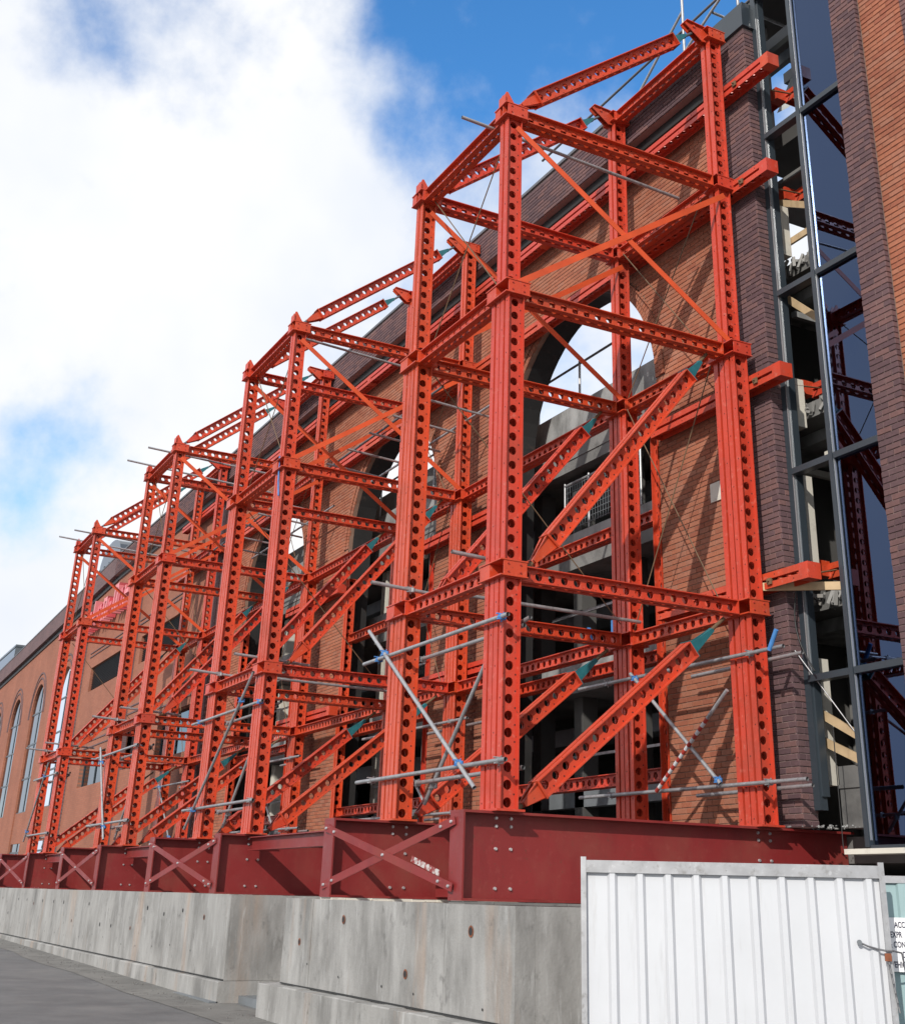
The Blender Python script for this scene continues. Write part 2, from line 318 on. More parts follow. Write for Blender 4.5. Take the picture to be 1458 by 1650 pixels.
# perforated double-channel soldier along local Z, webs normal to local X, depth along local Y
def soldier_geo(b, L, w=.215, d=.225, ox=0.0, oy=0.0, z0=0.0, pitch=.17, r=.052, ends=True, ov=.045):
    t = .012; g = w/2-ov
    for sy in (-1, 1):
        for sx in (-1, 1):
            xa, xb = sorted((ox+sx*.020, ox+sx*w/2)); ya, yb = sorted((oy+sy*(d/2-t), oy+sy*d/2))
            b.box(xa, xb, ya, yb, z0, z0+L)
            xa, xb = sorted((ox+sx*.020, ox+sx*.028)); ya, yb = sorted((oy+sy*(d/2-.035), oy+sy*(d/2-t)))
            b.box(xa, xb, ya, yb, z0, z0+L)
    n = max(1, int(round((L-.04)/pitch))); p = L/n; hd = d/2-t; NS = 12
    for sx in (-1, 1):
        xo = ox+sx*g; xi = ox+sx*(g-.016)
        for i in range(n):
            zc = z0+p*(i+.5); k = len(b.v)
            for q in range(NS):
                a = 2*math.pi*q/NS; c, s_ = math.cos(a), math.sin(a)
                b.v.append((xo, oy+r*c, zc+r*s_))
            for q in range(NS):
                a = 2*math.pi*q/NS; c, s_ = math.cos(a), math.sin(a)
                f = min(hd/abs(c) if abs(c) > 1e-6 else 1e9, (p/2)/abs(s_) if abs(s_) > 1e-6 else 1e9)
                # corners: snap the diagonal ones to rectangle corners
                y_, z_ = f*c, f*s_
                b.v.append((xo, oy+y_, zc+z_))
            for q in range(NS):
                b.v.append((xi, oy+r*math.cos(2*math.pi*q/NS), zc+r*math.sin(2*math.pi*q/NS)))
            cs = len(b.v)
            b.v += [(xo, oy+hd, zc+p/2), (xo, oy-hd, zc+p/2), (xo, oy-hd, zc-p/2), (xo, oy+hd, zc-p/2)]
            for q in range(NS):
                q2 = (q+1) % NS
                b.f.append((k+q, k+q2, k+NS+q2, k+NS+q)); b.f.append((k+q, k+2*NS+q, k+2*NS+q2, k+q2))
            if sx > 0 or True:
                for yy in ((.078, -.078) if i % 2 else (.078,)):
                    if p < .1: continue
                    yc = oy+yy*d/.225; z_ = zc+p/2-.004; h = .009; xx = xo+sx*.0012
                    b.dots.append([(xx, yc-h, z_-h), (xx, yc+h, z_-h), (xx, yc+h, z_+h), (xx, yc-h, z_+h)])
            # corner triangles
            for ci, (yy, zz) in enumerate(((1, 1), (-1, 1), (-1, -1), (1, -1))):
                best = None
                for q in range(NS):
                    v1 = b.v[k+NS+q]; v2 = b.v[k+NS+(q+1) % NS]
                    on1 = abs(abs(v1[1]-oy)-hd) < 1e-6; on2 = abs(abs(v2[1]-oy)-hd) < 1e-6
                    if on1 != on2:
                        my = (v1[1]+v2[1])/2-oy; mz = (v1[2]+v2[2])/2-zc
                        if my*yy > 0 and mz*zz > 0: best = q
                if best is not None: b.f.append((k+NS+best, k+NS+(best+1) % NS, cs+ci))
    for i in range(0, n, 2):
        zc = z0+p*(i+.5)
        for sy in (-1, 1):
            xx = ox+(.065 if (i//2) % 2 else -.065)*w/.215; h = .008; yf = oy+sy*(d/2+.0012)
            b.dots.append([(xx-h, yf, zc-h), (xx+h, yf, zc-h), (xx+h, yf, zc+h), (xx-h, yf, zc+h)])
    if ends:
        for z in (z0, z0+L-.010): b.box(ox-w/2-.001, ox+w/2+.001, oy-d/2-.001, oy+d/2+.001, z, z+.010)
    return b
def soldier_mesh(L, w=.215, d=.225, m=None, pitch=.17, r=.052, ov=.066):
    m = m or RED
    return cached(('sol', round(L, 3), w, d, m.name, pitch, r), lambda: soldier_geo(MB(), L, w, d, pitch=pitch, r=r, ov=ov).mesh('soldier', m, recalc=False))
def frame(p0, p1, xdir):
    p0 = Vector(p0); z = (Vector(p1)-p0).normalized(); x = Vector(xdir); x = (x-z*x.dot(z)).normalized(); y = z.cross(x)
    m = Matrix((x, y, z)).transposed().to_4x4(); m.translation = p0
    return m
def soldier(name, p0, p1, xdir, parent=None, w=.215, d=.225, m=None, r=.050):
    Lg = (Vector(p1)-Vector(p0)).length
    off = parent.location if parent is not None else Vector((0, 0, 0))
    return link(name, soldier_mesh(Lg, w, d, m, r=r), parent, mtx=frame(Vector(p0)-off, Vector(p1)-off, xdir))

# ------------------------------------------------------------------ dimensions
ZG = 2.55                                  # top of the base girders
Z1, Z2, Z3, Z4 = 5.018, 8.562, 11.255, 13.93
BH = .19
YF, YB = .115, 3.63
TOW = [(-.23, -2.82), (-8.23, -10.89), (-16.18, -18.76), (-24.80, -27.32)]
YW = 4.05                                  # orange wall face
YP = 3.98                                  # purple pier face
ORD = ['nearest', 'second', 'third', 'farthest']
def gz(x): return .31-.0094*max(-110, min(60, x))

# ------------------------------------------------------------------ ground
g = MB(); xs = [-2500, -110, -60, -30, -15, -5, 5, 15, 30, 60, 2500]; ys = [-2500, -60, -10, 0, 12, 60, 2500]
for i in range(len(xs)-1):
    for j in range(len(ys)-1):
        a, b_, c, d_ = xs[i], xs[i+1], ys[j], ys[j+1]
        g.quad((a, c, gz(a)), (b_, c, gz(b_)), (b_, d_, gz(b_)), (a, d_, gz(a)))
o = g.build('road', ASPH); o['kind'] = 'structure'
g = MB()
for i in range(40):
    xa = 2-i*2.0; xb = xa-2.0
    wv = lambda x: -1.62+.10*math.sin(x*.9)+.07*math.sin(x*2.3)
    g.quad((xb, wv(xb), gz(xb)+.005), (xa, wv(xa), gz(xa)+.005), (xa, -.7, gz(xa)+.005), (xb, -.7, gz(xb)+.005))
o = g.build('gutter_strip', ASPH2); o['kind'] = 'structure'

b = MB()
for k in range(320):
    x = random.uniform(-30, 3.0); y = -1.05-abs(random.gauss(0, .28)); s = random.uniform(.005, .018)*(1.6 if random.random() < .06 else 1); z = gz(x)+.006
    b.obox((x, y, z+s*.3), (x+s*random.uniform(.7, 1.6), y+s*random.uniform(-.8, .8), z+s*.35), s, s*.7)
o = b.build('gutter_grit', CONC2); o['kind'] = 'stuff'; o['label'] = 'loose grit and stone crumbs along the foot of the concrete'; o['category'] = 'grit'
# ------------------------------------------------------------------ concrete bases
def concrete_block(label, x0, x1, ztop, zb, foot0, foot1, fy, holes, joints):
    t = thing('concrete_base', ((x0+x1)/2, 1.5, gz(x0)), label, 'concrete base')
    lx, ly, lz = t.location
    # formwork panels: each lift is a slab with fine recessed joints between
    xs = [x0]+joints+[x1]
    core = MB().box(x0+.012-lx, x1-.012-lx, -.79-ly, 4.6-ly, zb-.02-lz, ztop-.012-lz); core.build('core', CONC, t)
    for a, b_ in zip(xs[:-1], xs[1:]):
        pb = MB(); dy = random.uniform(-.004, .004)
        pb.box(a+.004-lx, b_-.004-lx, -.805+dy-ly, -.60-ly, zb-lz, ztop+random.uniform(-.004, .004)-lz)
        pb.build('cast_panel', CONC, t)
    eb = MB().box(x1-.2-lx, x1+.0-lx, -.598-ly, 4.6-ly, zb-lz, ztop-.003-lz); eb.build('end_panel', CONC, t)
    f = MB(); n = 14
    for i in range(n):      # footing with a worn top edge
        a = foot0+(foot1-foot0)*i/n; b_ = foot0+(foot1-foot0)*(i+1)/n
        f.prism([(fy+random.uniform(-.012, .012)-ly, gz(a)-.25-lz), (.6-ly, gz(a)-.25-lz), (.6-ly, zb+.002-lz), (fy+.012-ly, zb-.004+random.uniform(-.010, .006)-lz), (fy-ly, zb-.016-lz)], 'x', a-lx, b_-lx)
    f.build('footing', CONC, t)
    MB().box(x0+.02-lx, x1-.01-lx, -.8125-ly, -.7-ly, zb+.003-lz, zb+.016-lz).build('joint_shade_strip', BLACK, t)  # black strip paints the shade of the joint above the footing
    MB().box(foot0-lx, foot1-lx, fy-.10-ly, fy+.02-ly, gz((x0+x1)/2)-.3-lz, gz(foot1)+.022-lz).build('membrane_edge', SHEET, t)
    for (hx, hz, r, rusty) in holes:
        h = MB(); nseg = 14; y = -.812-ly
        ring = [(hx-lx+r*math.cos(2*math.pi*i/nseg), hz-lz+r*math.sin(2*math.pi*i/nseg)) for i in range(nseg)]
        ring2 = [(hx-lx+r*.72*math.cos(2*math.pi*i/nseg), hz-lz+r*.72*math.sin(2*math.pi*i/nseg)) for i in range(nseg)]
        for i in range(nseg):
            j = (i+1) % nseg
            h.quad((ring[i][0], y, ring[i][1]), (ring[j][0], y, ring[j][1]), (ring2[j][0], y-.001, ring2[j][1]), (ring2[i][0], y-.001, ring2[i][1]))
        ho = h.build('tie_hole', RUST if rusty else BLACK, t)
        k = MB(); k.poly([(p[0], y-.0015, p[1]) for p in ring2]); k.build('bore', BLACK, ho)
concrete_block('stained grey concrete base block under the nearest tower, beside the white panel', -3.91, 1.75, 1.665, .73, -4.2, 1.75, -.98,
    [(-2.05, 1.47, .045, 1), (.95, 1.44, .05, 1), (-3.35, 1.20, .04, 1), (-.40, 1.02, .045, 1), (-3.05, .98, .012, 0), (-2.1, .90, .012, 0), (-.95, .88, .014, 0), (1.2, .83, .012, 0), (-.2, .86, .012, 0)], [-3.0, -1.55, .42])
hs = []
for i in range(17):
    x = -7.1-i*1.12+random.uniform(-.2, .2); hs.append((x, random.choice([1.45, 1.4, 1.12, 1.38]), .03 if i % 3 else .035, i % 4 == 0)); hs.append((x-.5, .85+random.uniform(-.05, .12), .012, 0))
concrete_block('long pale concrete base wall along the road, under the three farther towers', -31.5, -6.08, 1.69, .63, -31.5, -6.0, -.90, hs, [-7.6-i*1.83 for i in range(13)])
b = MB().box(-6.6, -3.7, -.6, 2.0, gz(-5)-.1, gz(-5)+.10); tag(b.build('rubble_step', SHEET), 'low grey slab on the ground in the gap between the two concrete bases', 'slab')

# ------------------------------------------------------------------ base girders
GEND = [(-.38, -.75), (-.43, -.75), (-.47, -.70), (-.39, -.69)]
ZB = 1.69
def base_girder(i, side):
    xc = TOW[i][side]; y0 = GEND[i][side]; y1 = 4.98 if (i == 0 and side == 0) else 4.0
    lab = ('maroon steel base girder under the %s legs of the %s red tower' % (('near', 'far')[side], ORD[i]))
    t = thing('base_girder', (xc, y0, ZB), lab, 'steel girder', 'base girders under the towers')
    L_ = y1-y0; H = ZG-ZB
    MB().box(-.012, .012, .021, L_-.001, .026, H-.026).build('web', MAR, t)
    MB().box(-.15, .15, -.001, L_, H-.025, H).build('top_flange', MAR, t)
    MB().box(-.15, .15, -.001, L_, 0, .025).build('bottom_flange', MAR, t)
    MB().box(-.15, .15, .0, .02, .0255, H-.0255).build('end_plate', MAR, t)
    st = cached('stiff', lambda: MB().box(.0125, .10, -.008, .008, .0265, H-.0265).mesh('stiffener', MAR))
    for yy in ((1.9, 3.0) if side == 0 and i == 0 else (2.2,)):
        if i > 0 or side == 1: link('stiffener', st, t, (0, yy, 0))
    bolt = cached('bolt', lambda: MB().tube((0, 0, 0), (.018, 0, 0), .019, .015, 8).mesh('bolt', STEEL))
    yA = YF-y0
    for dy in (-.09, .09):
        for z in (.12, .50, .72, .80): link('bolt', bolt, t, (.012, yA+.05+dy, z))
        if i == 0 and side == 0:
            for z in (.50, .72, .80): link('bolt', bolt, t, (.012, 3.63-y0+.05+dy, z))
    gb = MB()
    for k in range(9):
        ya = .04+k*.17; gb.box(-.17+random.uniform(-.03, .02), .17+random.uniform(-.02, .05), ya+random.uniform(-.03, .0), ya+.16, -.030, -.0015-random.uniform(0, .006))
    gb.build('grout_bed', CREAM if side else CONC2, t)
    return t
for i in range(4):
    for s in (0, 1): base_girder(i, s)
    # flat X brace between the street ends of the pair
    xa, xb = TOW[i]; ya, yb = GEND[i]
    for q, (za, zb) in enumerate(((ZG-.10, ZB+.12), (ZB+.12, ZG-.10))):
        t = MB(); off = -.016-.012*q
        t.obox((xa-.01, ya+off, za), (xb-.11+.05, yb+off, zb), .010, .085, (0, 0, 1))
        o = tag(t.build('girder_brace', MAR), 'maroon flat brace bar %s toward the viewer between the %s tower\'s base girders' % (('rising', 'falling')[q], ORD[i]), 'brace bar', 'crossed flat bars between base girders')
        d = (Vector((xb-.06, yb+off, zb))-Vector((xa-.01, ya+off, za)))
        for f in (.02, .09, .5, .91, .98):
            p = Vector((xa-.01, ya+off, za))+d*f
            MB().tube((0, -.006, 0), (0, -.024, 0), .017, .014, 8).build('bolt', STEEL, o, p)
    # lower channel tie and upper tie between girders
    t = MB(); xm0, xm1 = xb+.16, xa-.16
    t.box(xm0, xm1, .55, .70, ZB+.17, ZB+.185); t.box(xm0, xm1, .617, .633, ZB+.03, ZB+.17); 
    tag(t.build('tie_beam', MAR), 'low maroon tie beam joining the two base girders of the %s tower' % ORD[i], 'tie beam', 'tie beams between base girders')
    if i < 3:
        xn = TOW[i+1][0]; xf = TOW[i][1]
        t = MB(); y0 = .02; a, b_ = xn+.16, xf-.16
        if i >= 0:
            t.box(a, b_, y0, y0+.15, ZG-.055, ZG-.04); t.box(a, b_, y0+.067, y0+.083, ZG-.22, ZG-.055); t.box(a, b_, y0, y0+.15, ZG-.235, ZG-.22)
        tag(t.build('tie_beam', MAR), 'maroon tie beam just under girder tops between %s and %s towers' % (ORD[i], ORD[i+1]), 'tie beam', 'tie beams between base girders')

p0 = Vector((-.46, -.446, ZB+.252)); p1 = Vector((-.98, -.523, ZB+.397))
b = MB().obox(p0, p1, .002, .06, (0, 0, 1)); o = tag(b.build('worn_sticker', SCUFF), 'torn white sticker on the brace bar nearest the viewer', 'sticker')
# ------------------------------------------------------------------ shoring towers
def col_mesh(top):
    def f():
        b = MB()
        for za, zb in ((ZG, Z1), (Z1+BH, Z2)):
            for ox in (-.115, .115): soldier_geo(b, zb-za, .21, .225, ox=ox, z0=za-ZG)
        zz = [Z2+BH, Z3, Z3+BH, Z4] if top > Z3+1 else [Z2+BH, Z3]
        for za, zb in zip(zz[0::2], zz[1::2]): soldier_geo(b, zb-za, .215, .216, z0=za-ZG)
        b.box(-.26, .26, -.17, .17, 0, .022)
        return b.mesh('column', RED, recalc=False)
    return cached(('col', top), f)
def box_mesh(hw):
    def f():
        b = MB(); t = .014; dy = .165
        b.box(-hw-.02, hw+.02, -dy-.012, dy+.012, 0, t); b.box(-hw-.02, hw+.02, -dy-.012, dy+.012, BH-t, BH)
        b.box(-hw-.012, -hw+.002, -dy, dy, t, BH-t); b.box(hw-.002, hw+.012, -dy+.03, dy, t, BH-t)
        b.box(-hw, -.02, -dy, -dy+t, t, BH-t); b.box(-hw, hw, dy-t, dy, t, BH-t)
        b.box(-.034, -.02, -dy+t, dy-t, t, BH-t); b.box(-.02, hw-.002, .06, .074, t, BH-t)
        return b.mesh('node_box', RED)
    return cached(('box', hw), f)
def head_mesh(back):
    def f():
        b = MB()
        if back: pts = [(.14, 0), (.16, BH), (-.16, BH+.01), (-.48, BH+.03), (-.52, BH-.02), (-.20, -.06)]
        else: pts = [(-.16, 0), (.16, 0), (.16, BH), (.02, BH+.06), (-.09, BH+.23), (-.12, BH+.22), (-.16, BH)]
        for x in (-.055, .043): b.prism(pts, 'x', x, x+.012)
        if back: b.prism([(-.16, BH+.011), (-.5, BH+.031), (-.5, BH+.043), (-.16, BH+.023)], 'x', -.09, .09)
        else: b.prism([(-.15, BH+.02), (-.15, BH+.16), (-.138, BH+.16), (-.138, BH+.02)], 'x', -.085, .085)
        b.tube((-.075, .22 if not back else -.36, BH-.03), (.075, .22 if not back else -.36, BH-.03), .022)
        return b.mesh('head_bracket', RED)
    return cached(('head', back), f)
BOLTS = lambda: cached('nodebolts', lambda: MB().tube((0, 0, 0), (.014, 0, 0), .012, .010, 6).mesh('bolt', DKRED))

def raker(t, x, foot, b0, b1, tip, name):
    off = t.location; F, A, B_, T_ = [Vector((x, *p))-off for p in (foot, b0, b1, tip)]
    L_ = (B_-A).length; fm = frame(A, B_, (1, 0, 0))
    st = link('raking_strut', soldier_mesh(L_, .20, .205, r=.048), t, mtx=fm)
    inv = fm.inverted()
    def loc(p): return inv @ p
    # lower tapered shoe
    k = MB(); l0 = loc(F); zz = -(F-A).length
    w, d = .085, .10
    tip0 = Vector((0, 0, zz*.78))
    for sx in (-1, 1):
        k.prism([(-d, 0), (d, 0), (.025, tip0.z), (-.025, tip0.z)], 'x', sx*.055-.005, sx*.055+.005)
    for sy in (-1, 1):
        for sx in (-1, 1):
            a = [(sx*.03, sy*d, 0), (sx*w, sy*d, 0), (sx*.045, sy*.03, tip0.z), (sx*.03, sy*.03, tip0.z)]
            k.poly(a); k.poly([(p[0], p[1]-sy*.008, p[2]) for p in a])
    k.box(-w-.01, w+.01, -d-.01, d+.01, -.012, .0)
    k.tube((0, 0, -.02), (0, 0, zz*.8), .035)
    k.build('shoe', RED, st)
    MB().tube((0, 0, zz*.78), (0, 0, zz), .027).build('pin_rod', WIRE if name != 'top' else COPING, st)
    # upper teal jack
    zt = (T_-A).length; k = MB()
    zm = L_+(zt-L_)*.62
    for sx in (-1, 1): k.prism([(-.072, L_), (.072, L_), (.020, zm), (-.020, zm)], 'x', sx*.05-.004, sx*.05+.004)
    k.tube((0, 0, L_), (0, 0, zm), .034); k.box(-.10, .10, -.11, .11, L_, L_+.012)
    k.build('jack', TEAL, st)
    MB().tube((0, 0, zm), (0, 0, zt), .024).build('jack_rod', COPING if name == 'top' else WIRE, st)
    return st

def tower(i):
    xn, xf = TOW[i]
    dsc = ['nearest red perforated steel shoring tower, beside the glazed bay', 'second red perforated shoring tower, with a blue strap on a front leg',
           'third red perforated shoring tower, in front of the dark louvres', 'farthest red perforated shoring tower, by the tall arched windows'][i]
    t = thing('shoring_tower', ((xn+xf)/2, 1.87, ZG), dsc, 'shoring tower', 'shoring towers along the facade')
    off = t.location
    for x in (xn, xf):
        for y, top in ((YF, Z3), (YB, Z4)):
            c = link('column', col_mesh(top), t, Vector((x, y, ZG))-off)
            for z, hw in ((Z1, .245), (Z2, .245), (Z3, .14), (Z4, .14)):
                if z > top: continue
                link('node_box', box_mesh(hw), c, (0, 0, z-ZG))
                for dy in (-.08, .08):
                    for dz in (.05, BH-.05): link('bolt', BOLTS(), c, (hw+.012, dy, z-ZG+dz))
            link('head_bracket', head_mesh(top == Z4), c, (0, 0, top-ZG+.004))
        for z in (Z1, Z2, Z3):
            a = YF+.19; b_ = YB-.19
            soldier('cross_beam', (x, a, z+BH/2), (x, b_, z+BH/2), (1, 0, 0), t, .21, BH-.012)
        raker(t, x, (.36, 2.57), (.60, 2.80), (2.72, 4.52), (3.26, 4.98), 'low')
        raker(t, x, (.42, 5.22), (.73, 5.56), (2.88, 8.15), (3.24, 8.55), 'mid')
        raker(t, x, (.17, 11.52), (.48, 11.74), (2.90, 13.70), (3.27, 14.0), 'top')
        for q, (p, q2) in enumerate((((.13, 11.10), (3.60, 8.74)), ((.13, 8.75), (3.60, 11.12)))):
            s_ = MB().obox((x+.125+.014*q-off.x, p[0]-off.y, p[1]-off.z), (x+.125+.014*q-off.x, q2[0]-off.y, q2[1]-off.z), .010, .085, (0, 0, 1))
            s_.build('brace_strap', REDO, t)
        # thin bracing rods in the leg frame
    for y, zs in ((YF, (Z1, Z2, Z3)), (YB, (Z1, Z2, Z3, Z4))):
        for z in zs:
            hw = .26 if z < Z3-1 else .15
            soldier('side_beam', (xf+hw, y, z+BH/2), (xn-hw, y, z+BH/2), (0, -1, 0), t, .21, BH-.012)
    for (a, b_) in (((xn-.3, YB-.1, Z3), (xf+.3, YB-.1, Z2+.2)), ((xf+.3, YB-.13, Z3), (xn-.3, YB-.13, Z2+.2)), ((xn-.3, YB-.1, Z2), (xf+.3, YB-.1, Z1+.2)), ((xf+.3, YB-.13, Z2), (xn-.3, YB-.13, Z1+.2)),
                    ((xf+.2, YF+.05, Z3), (xn-.2, YF+.05, Z2+.2)), ((xn-.2, YF+.07, Z3), (xf+.2, YF+.07, Z2+.2)), ((xf+.15, .3, Z2-.1), (xf+.15, 3.4, Z1+.3))):
        MB().tube(Vector(a)-off, Vector(b_)-off, .009, n=5).build('bracing_rod', WIRE, t)
    return t
for i in range(4): tower(i)
# blue lashing strap hanging on the second tower's near front leg
b = MB(); x = TOW[1][0]
b.obox((x-.05, -.01, Z2+.28), (x+.06, -.03, Z2-.22), .05, .006, (0, -1, 0)); b.obox((x+.06, -.03, Z2-.22), (x+.12, -.02, Z2-.50), .02, .02, (0, -1, 0))
tag(b.build('lashing_strap', BLUE), 'blue webbing strap hanging over the second tower\'s front leg', 'strap')

# beams linking the towers along the back legs
for i in range(3):
    for z, nm in ((Z1, 'lower'), (Z2, 'upper')):
        a = TOW[i+1][0]+.28; b_ = TOW[i][1]-.28
        o = soldier('link_beam', (a, YB, z+BH/2), (b_, YB, z+BH/2), (0, -1, 0), None, .21, BH-.012)
        tag(o, '%s red perforated beam linking the back legs of the %s and %s towers' % (nm, ORD[i], ORD[i+1]), 'steel beam', 'beams linking the towers')

# walers clamped along the wall
XEND = {13.03: .86, 11.31: .66, 8.18: .60, 5.45: .80}
def waler(x0, x1, z, label, y=3.868, m=None, w=.20, d=.205):
    if x1 > .5: x1 = XEND[z]
    o = soldier('waler_beam', (x0, y, z), (x1, y, z), (0, 0, 1), None, w, d, m)
    tag(o, label, 'steel beam', 'walers clamped to the facade')
    b = MB(); L_ = x1-x0          # closed end box with bolt plate
    b.box(-w/2-.002, w/2+.002, -d/2-.002, d/2+.002, L_-.16, L_+.004); b.build('end_box', RED, o)
    return o
cut = [.95, -5.5, -13.5, -21.5, -29.5]
for z, nm in ((13.03, 'topmost'), (11.31, 'second highest')):
    for k in range(4):
        waler(cut[k+1], cut[k]-(.012 if k else 0), z, '%s long red waler beam on the facade, behind the %s tower' % (nm, ORD[k]))
AR = 2.35; AZ = 9.2; ARCH = [-4.85, -12.5, -20.15]
for z, nm in ((8.18, 'third-height'), (5.45, 'lowest')):
    waler(-2.3, .95, z, '%s red waler beam stub crossing the purple pier near the glazing' % nm)
    for k in range(2):
        waler(ARCH[k+1]+AR-.25, ARCH[k]-AR+.25, z, '%s short red waler on the brick between arches, by the %s tower' % (nm, ORD[k]))
# props standing in the arch openings
for k, c in enumerate(ARCH):
    for z, nm in ((7.08, 'upper'), (4.98, 'middle'), (3.35, 'bottom')):
        o = soldier('arch_prop_beam', (c-AR+.13, 4.24, z), (c+AR-.13, 4.24, z), (0, -1, 0), None, .2, .18)
        tag(o, '%s red perforated beam spanning the %s arched opening' % (nm, ['nearest', 'second', 'third'][k]), 'steel beam', 'beams inside the arches')
    for s in (-1, 1):
        o = soldier('jamb_prop', (c+s*(AR-.11), 4.14, 2.6), (c+s*(AR-.11), 4.14, 8.45), (0, -1, 0) if s > 0 else (1, 0, 0), None, .2, .18)
        tag(o, 'red upright prop against the %s jamb of the %s arch' % ('right' if s > 0 else 'left', ['nearest', 'second', 'third'][k]), 'steel prop', 'props at the arch jambs')
# walers inside the building with tie rods through the bay
for k, (z, zi) in enumerate(((13.03, 13.28), (11.31, 11.47), (8.18, 8.33), (5.45, 5.77))):
    nm = ['highest', 'second', 'third', 'lowest'][k]
    o = soldier('inner_waler', (-1.5, 4.80, zi), (.0, 4.80, zi), (0, 0, 1), None, .2, .205); tag(o, '%s red waler inside the open bay, seen past the pier' % nm, 'steel beam', 'walers inside the open bay')
    MB().box(-.102, .102, -.105, .105, 1.5-.16, 1.504).build('end_box', RED, o)
    o = soldier('spreader_beam', (-.02, 4.98, zi-.03), (.50, 4.98, zi-.03), (0, 0, 1), None, .2, .2); tag(o, '%s short red spreader behind the glazing mullion' % nm, 'steel beam', 'spreaders inside the open bay')
    b = MB().tube((.12, 3.70, z-.02), (.12, 4.95, zi-.02), .012, n=6); b.box(.08, .16, 3.735, 3.755, z-.06, z+.02)
    tag(b.build('tie_rod', WIRE), 'thin tie rod through the bay at the %s waler' % nm, 'tie rod', 'tie rods at the waler ends')

# ------------------------------------------------------------------ scaffold tubes
R_ = .0245
def coupler_mesh(m):
    return cached(('coup', m.name), lambda: MB().tube((-.024, 0, 0), (.024, 0, 0), .033, n=10).tube((0, .035, -.026), (0, .035, .026), .033, n=10).box(-.018, .018, -.045, .05, -.034, -.022).tube((.0, -.06, .03), (.0, .03, .03), .008, n=6).tube((-.03, .02, -.05), (.03, .02, .045), .008, n=6).mesh('coupler', m))
def sctube(p0, p1, label, m=None, coup=(), cm=None, group='scaffold tubes on the towers'):
    b = MB(); b.tube(p0, p1, R_, n=12, caps=False); b.tube(p0, p1, R_*.8, n=12, caps=False)
    mid = (Vector(p0)+Vector(p1))/2
    o = b.build('scaffold_tube', m or GALV, recalc=False)
    for p in o.data.polygons: p.use_smooth = True
    tag(o, label, 'scaffold tube', group)
    for f in coup:
        link('coupler', coupler_mesh(cm or GALV), o, Vector(p0).lerp(Vector(p1), f))
    return o
for i in range(4):
    xn, xf = TOW[i]; n_ = ORD[i]
    tr = lambda x: xn+.23+x
    e = xf+2.82-(xn+.23)
    for z, zn in ((4.55, 'upper'), (3.045, 'lower')):
        a = -3.72 if i != 3 else -3.2
        sctube((tr(a), -.055, z), (tr(.2), -.055, z-.005), '%s grey tube across the street face of the %s tower' % (zn, n_), coup=(.12, .96), cm=BLUE if (i in (0, 1) and zn == 'upper') else GALV)
        sctube((tr(-3.3), .285, z-.05), (tr(-.02), .285, z-.05), '%s grey tube just behind the front legs of the %s tower' % (zn, n_), coup=(.2,))
        sctube((tr(-3.85), 3.45, z+.01), (tr(.85 if z < 4 else .62), 3.45, z-.03), '%s grey tube in front of the back legs of the %s tower' % (zn, n_), coup=(.17, .86))
        sctube((tr(-1.6), 3.80, z-.06), (tr(.55), 3.80, z-.06), '%s short grey tube behind the back legs of the %s tower' % (zn, n_))
    if i == 0: d0, d1 = (-3.49, 4.95), (-.38, 2.79)
    elif i == 1: d0, d1 = (-.25, 5.05), (-3.3, 2.72)
    elif i == 2: d0, d1 = (-3.2, 4.75), (-1.6, 2.7)
    else: d0, d1 = (-1.0, 4.9), (-3.0, 2.9)
    sctube((tr(d0[0]), -.105, d0[1]), (tr(d1[0]), -.105, d1[1]), 'diagonal grey tube clamped on the street face of the %s tower' % n_, coup=(.17, .87), cm=BLUE)
    sctube((tr(-.5), .34, 4.75), (tr(-2.5), .34, 2.75), 'dull diagonal tube behind the front legs of the %s tower' % n_, m=GALV, coup=(.12, .9))
    sctube((tr(-2.46), 3.40, 4.6), (tr(-.62), 3.40, 3.05), 'diagonal grey tube between the back legs of the %s tower' % n_, coup=(.05, .97), cm=BLUE)
    sctube((xf+.42, .30, Z1+.33), (xf+.42, 3.55, Z1+.30), 'grey tube running inward over the %s tower\'s far lower beams' % n_, coup=(.15,))
    sctube((xn-.40, -.35, Z1+.36), (xn-.40, 1.0, Z1+.30), 'stub of tube poking out over the first beam of the %s tower' % n_, coup=(.5,))
    sctube((xf+.34, -.55, Z1+.34), (xf+.34, .45, Z1+.29), 'short tube stub beside the far front leg of the %s tower' % n_, coup=(.55,))
    sctube((xn-.42, [-.42, .3, -.55, -.5][i], Z3+.14), (xn-.42, 3.2, Z3-.02), 'long grey tube under the top beams of the %s tower' % n_)
    if i >= 2: sctube((xf+.30, -.62, Z3+.34), (xf+.30, 3.2, Z3+.14), 'long grey tube on the far top corner of the %s tower' % n_, coup=(.25,))
    sctube((tr(.06), .31, 4.58), (tr(-.55), .31, 4.50), 'short open-ended tube clipped beside the near front leg of the %s tower' % n_, coup=(.5,))
    # working deck of tubes against the wall, upper level
    if i in (1, 2):
        for k in range(5):
            z = 10.0+k*.32; 
            sctube((tr(.4-k*1.15), 2.35, 10.25), (tr(.4-k*1.15), 3.95, 10.15), 'thin putlog tube number %s from the arch at the wall of the %s tower' % (['one', 'two', 'three', 'four', 'five'][k], n_), group='putlog tubes behind a tower')
        sctube((tr(1.0), 2.55, 10.30), (tr(-5.0), 2.55, 10.30), 'long dark ledger tube under the brick band by the %s tower' % n_, m=COPING)
        sctube((tr(1.0), 3.65, 10.22), (tr(-5.0), 3.65, 10.22), 'long ledger tube close to the brick by the %s tower' % n_, m=GALV)
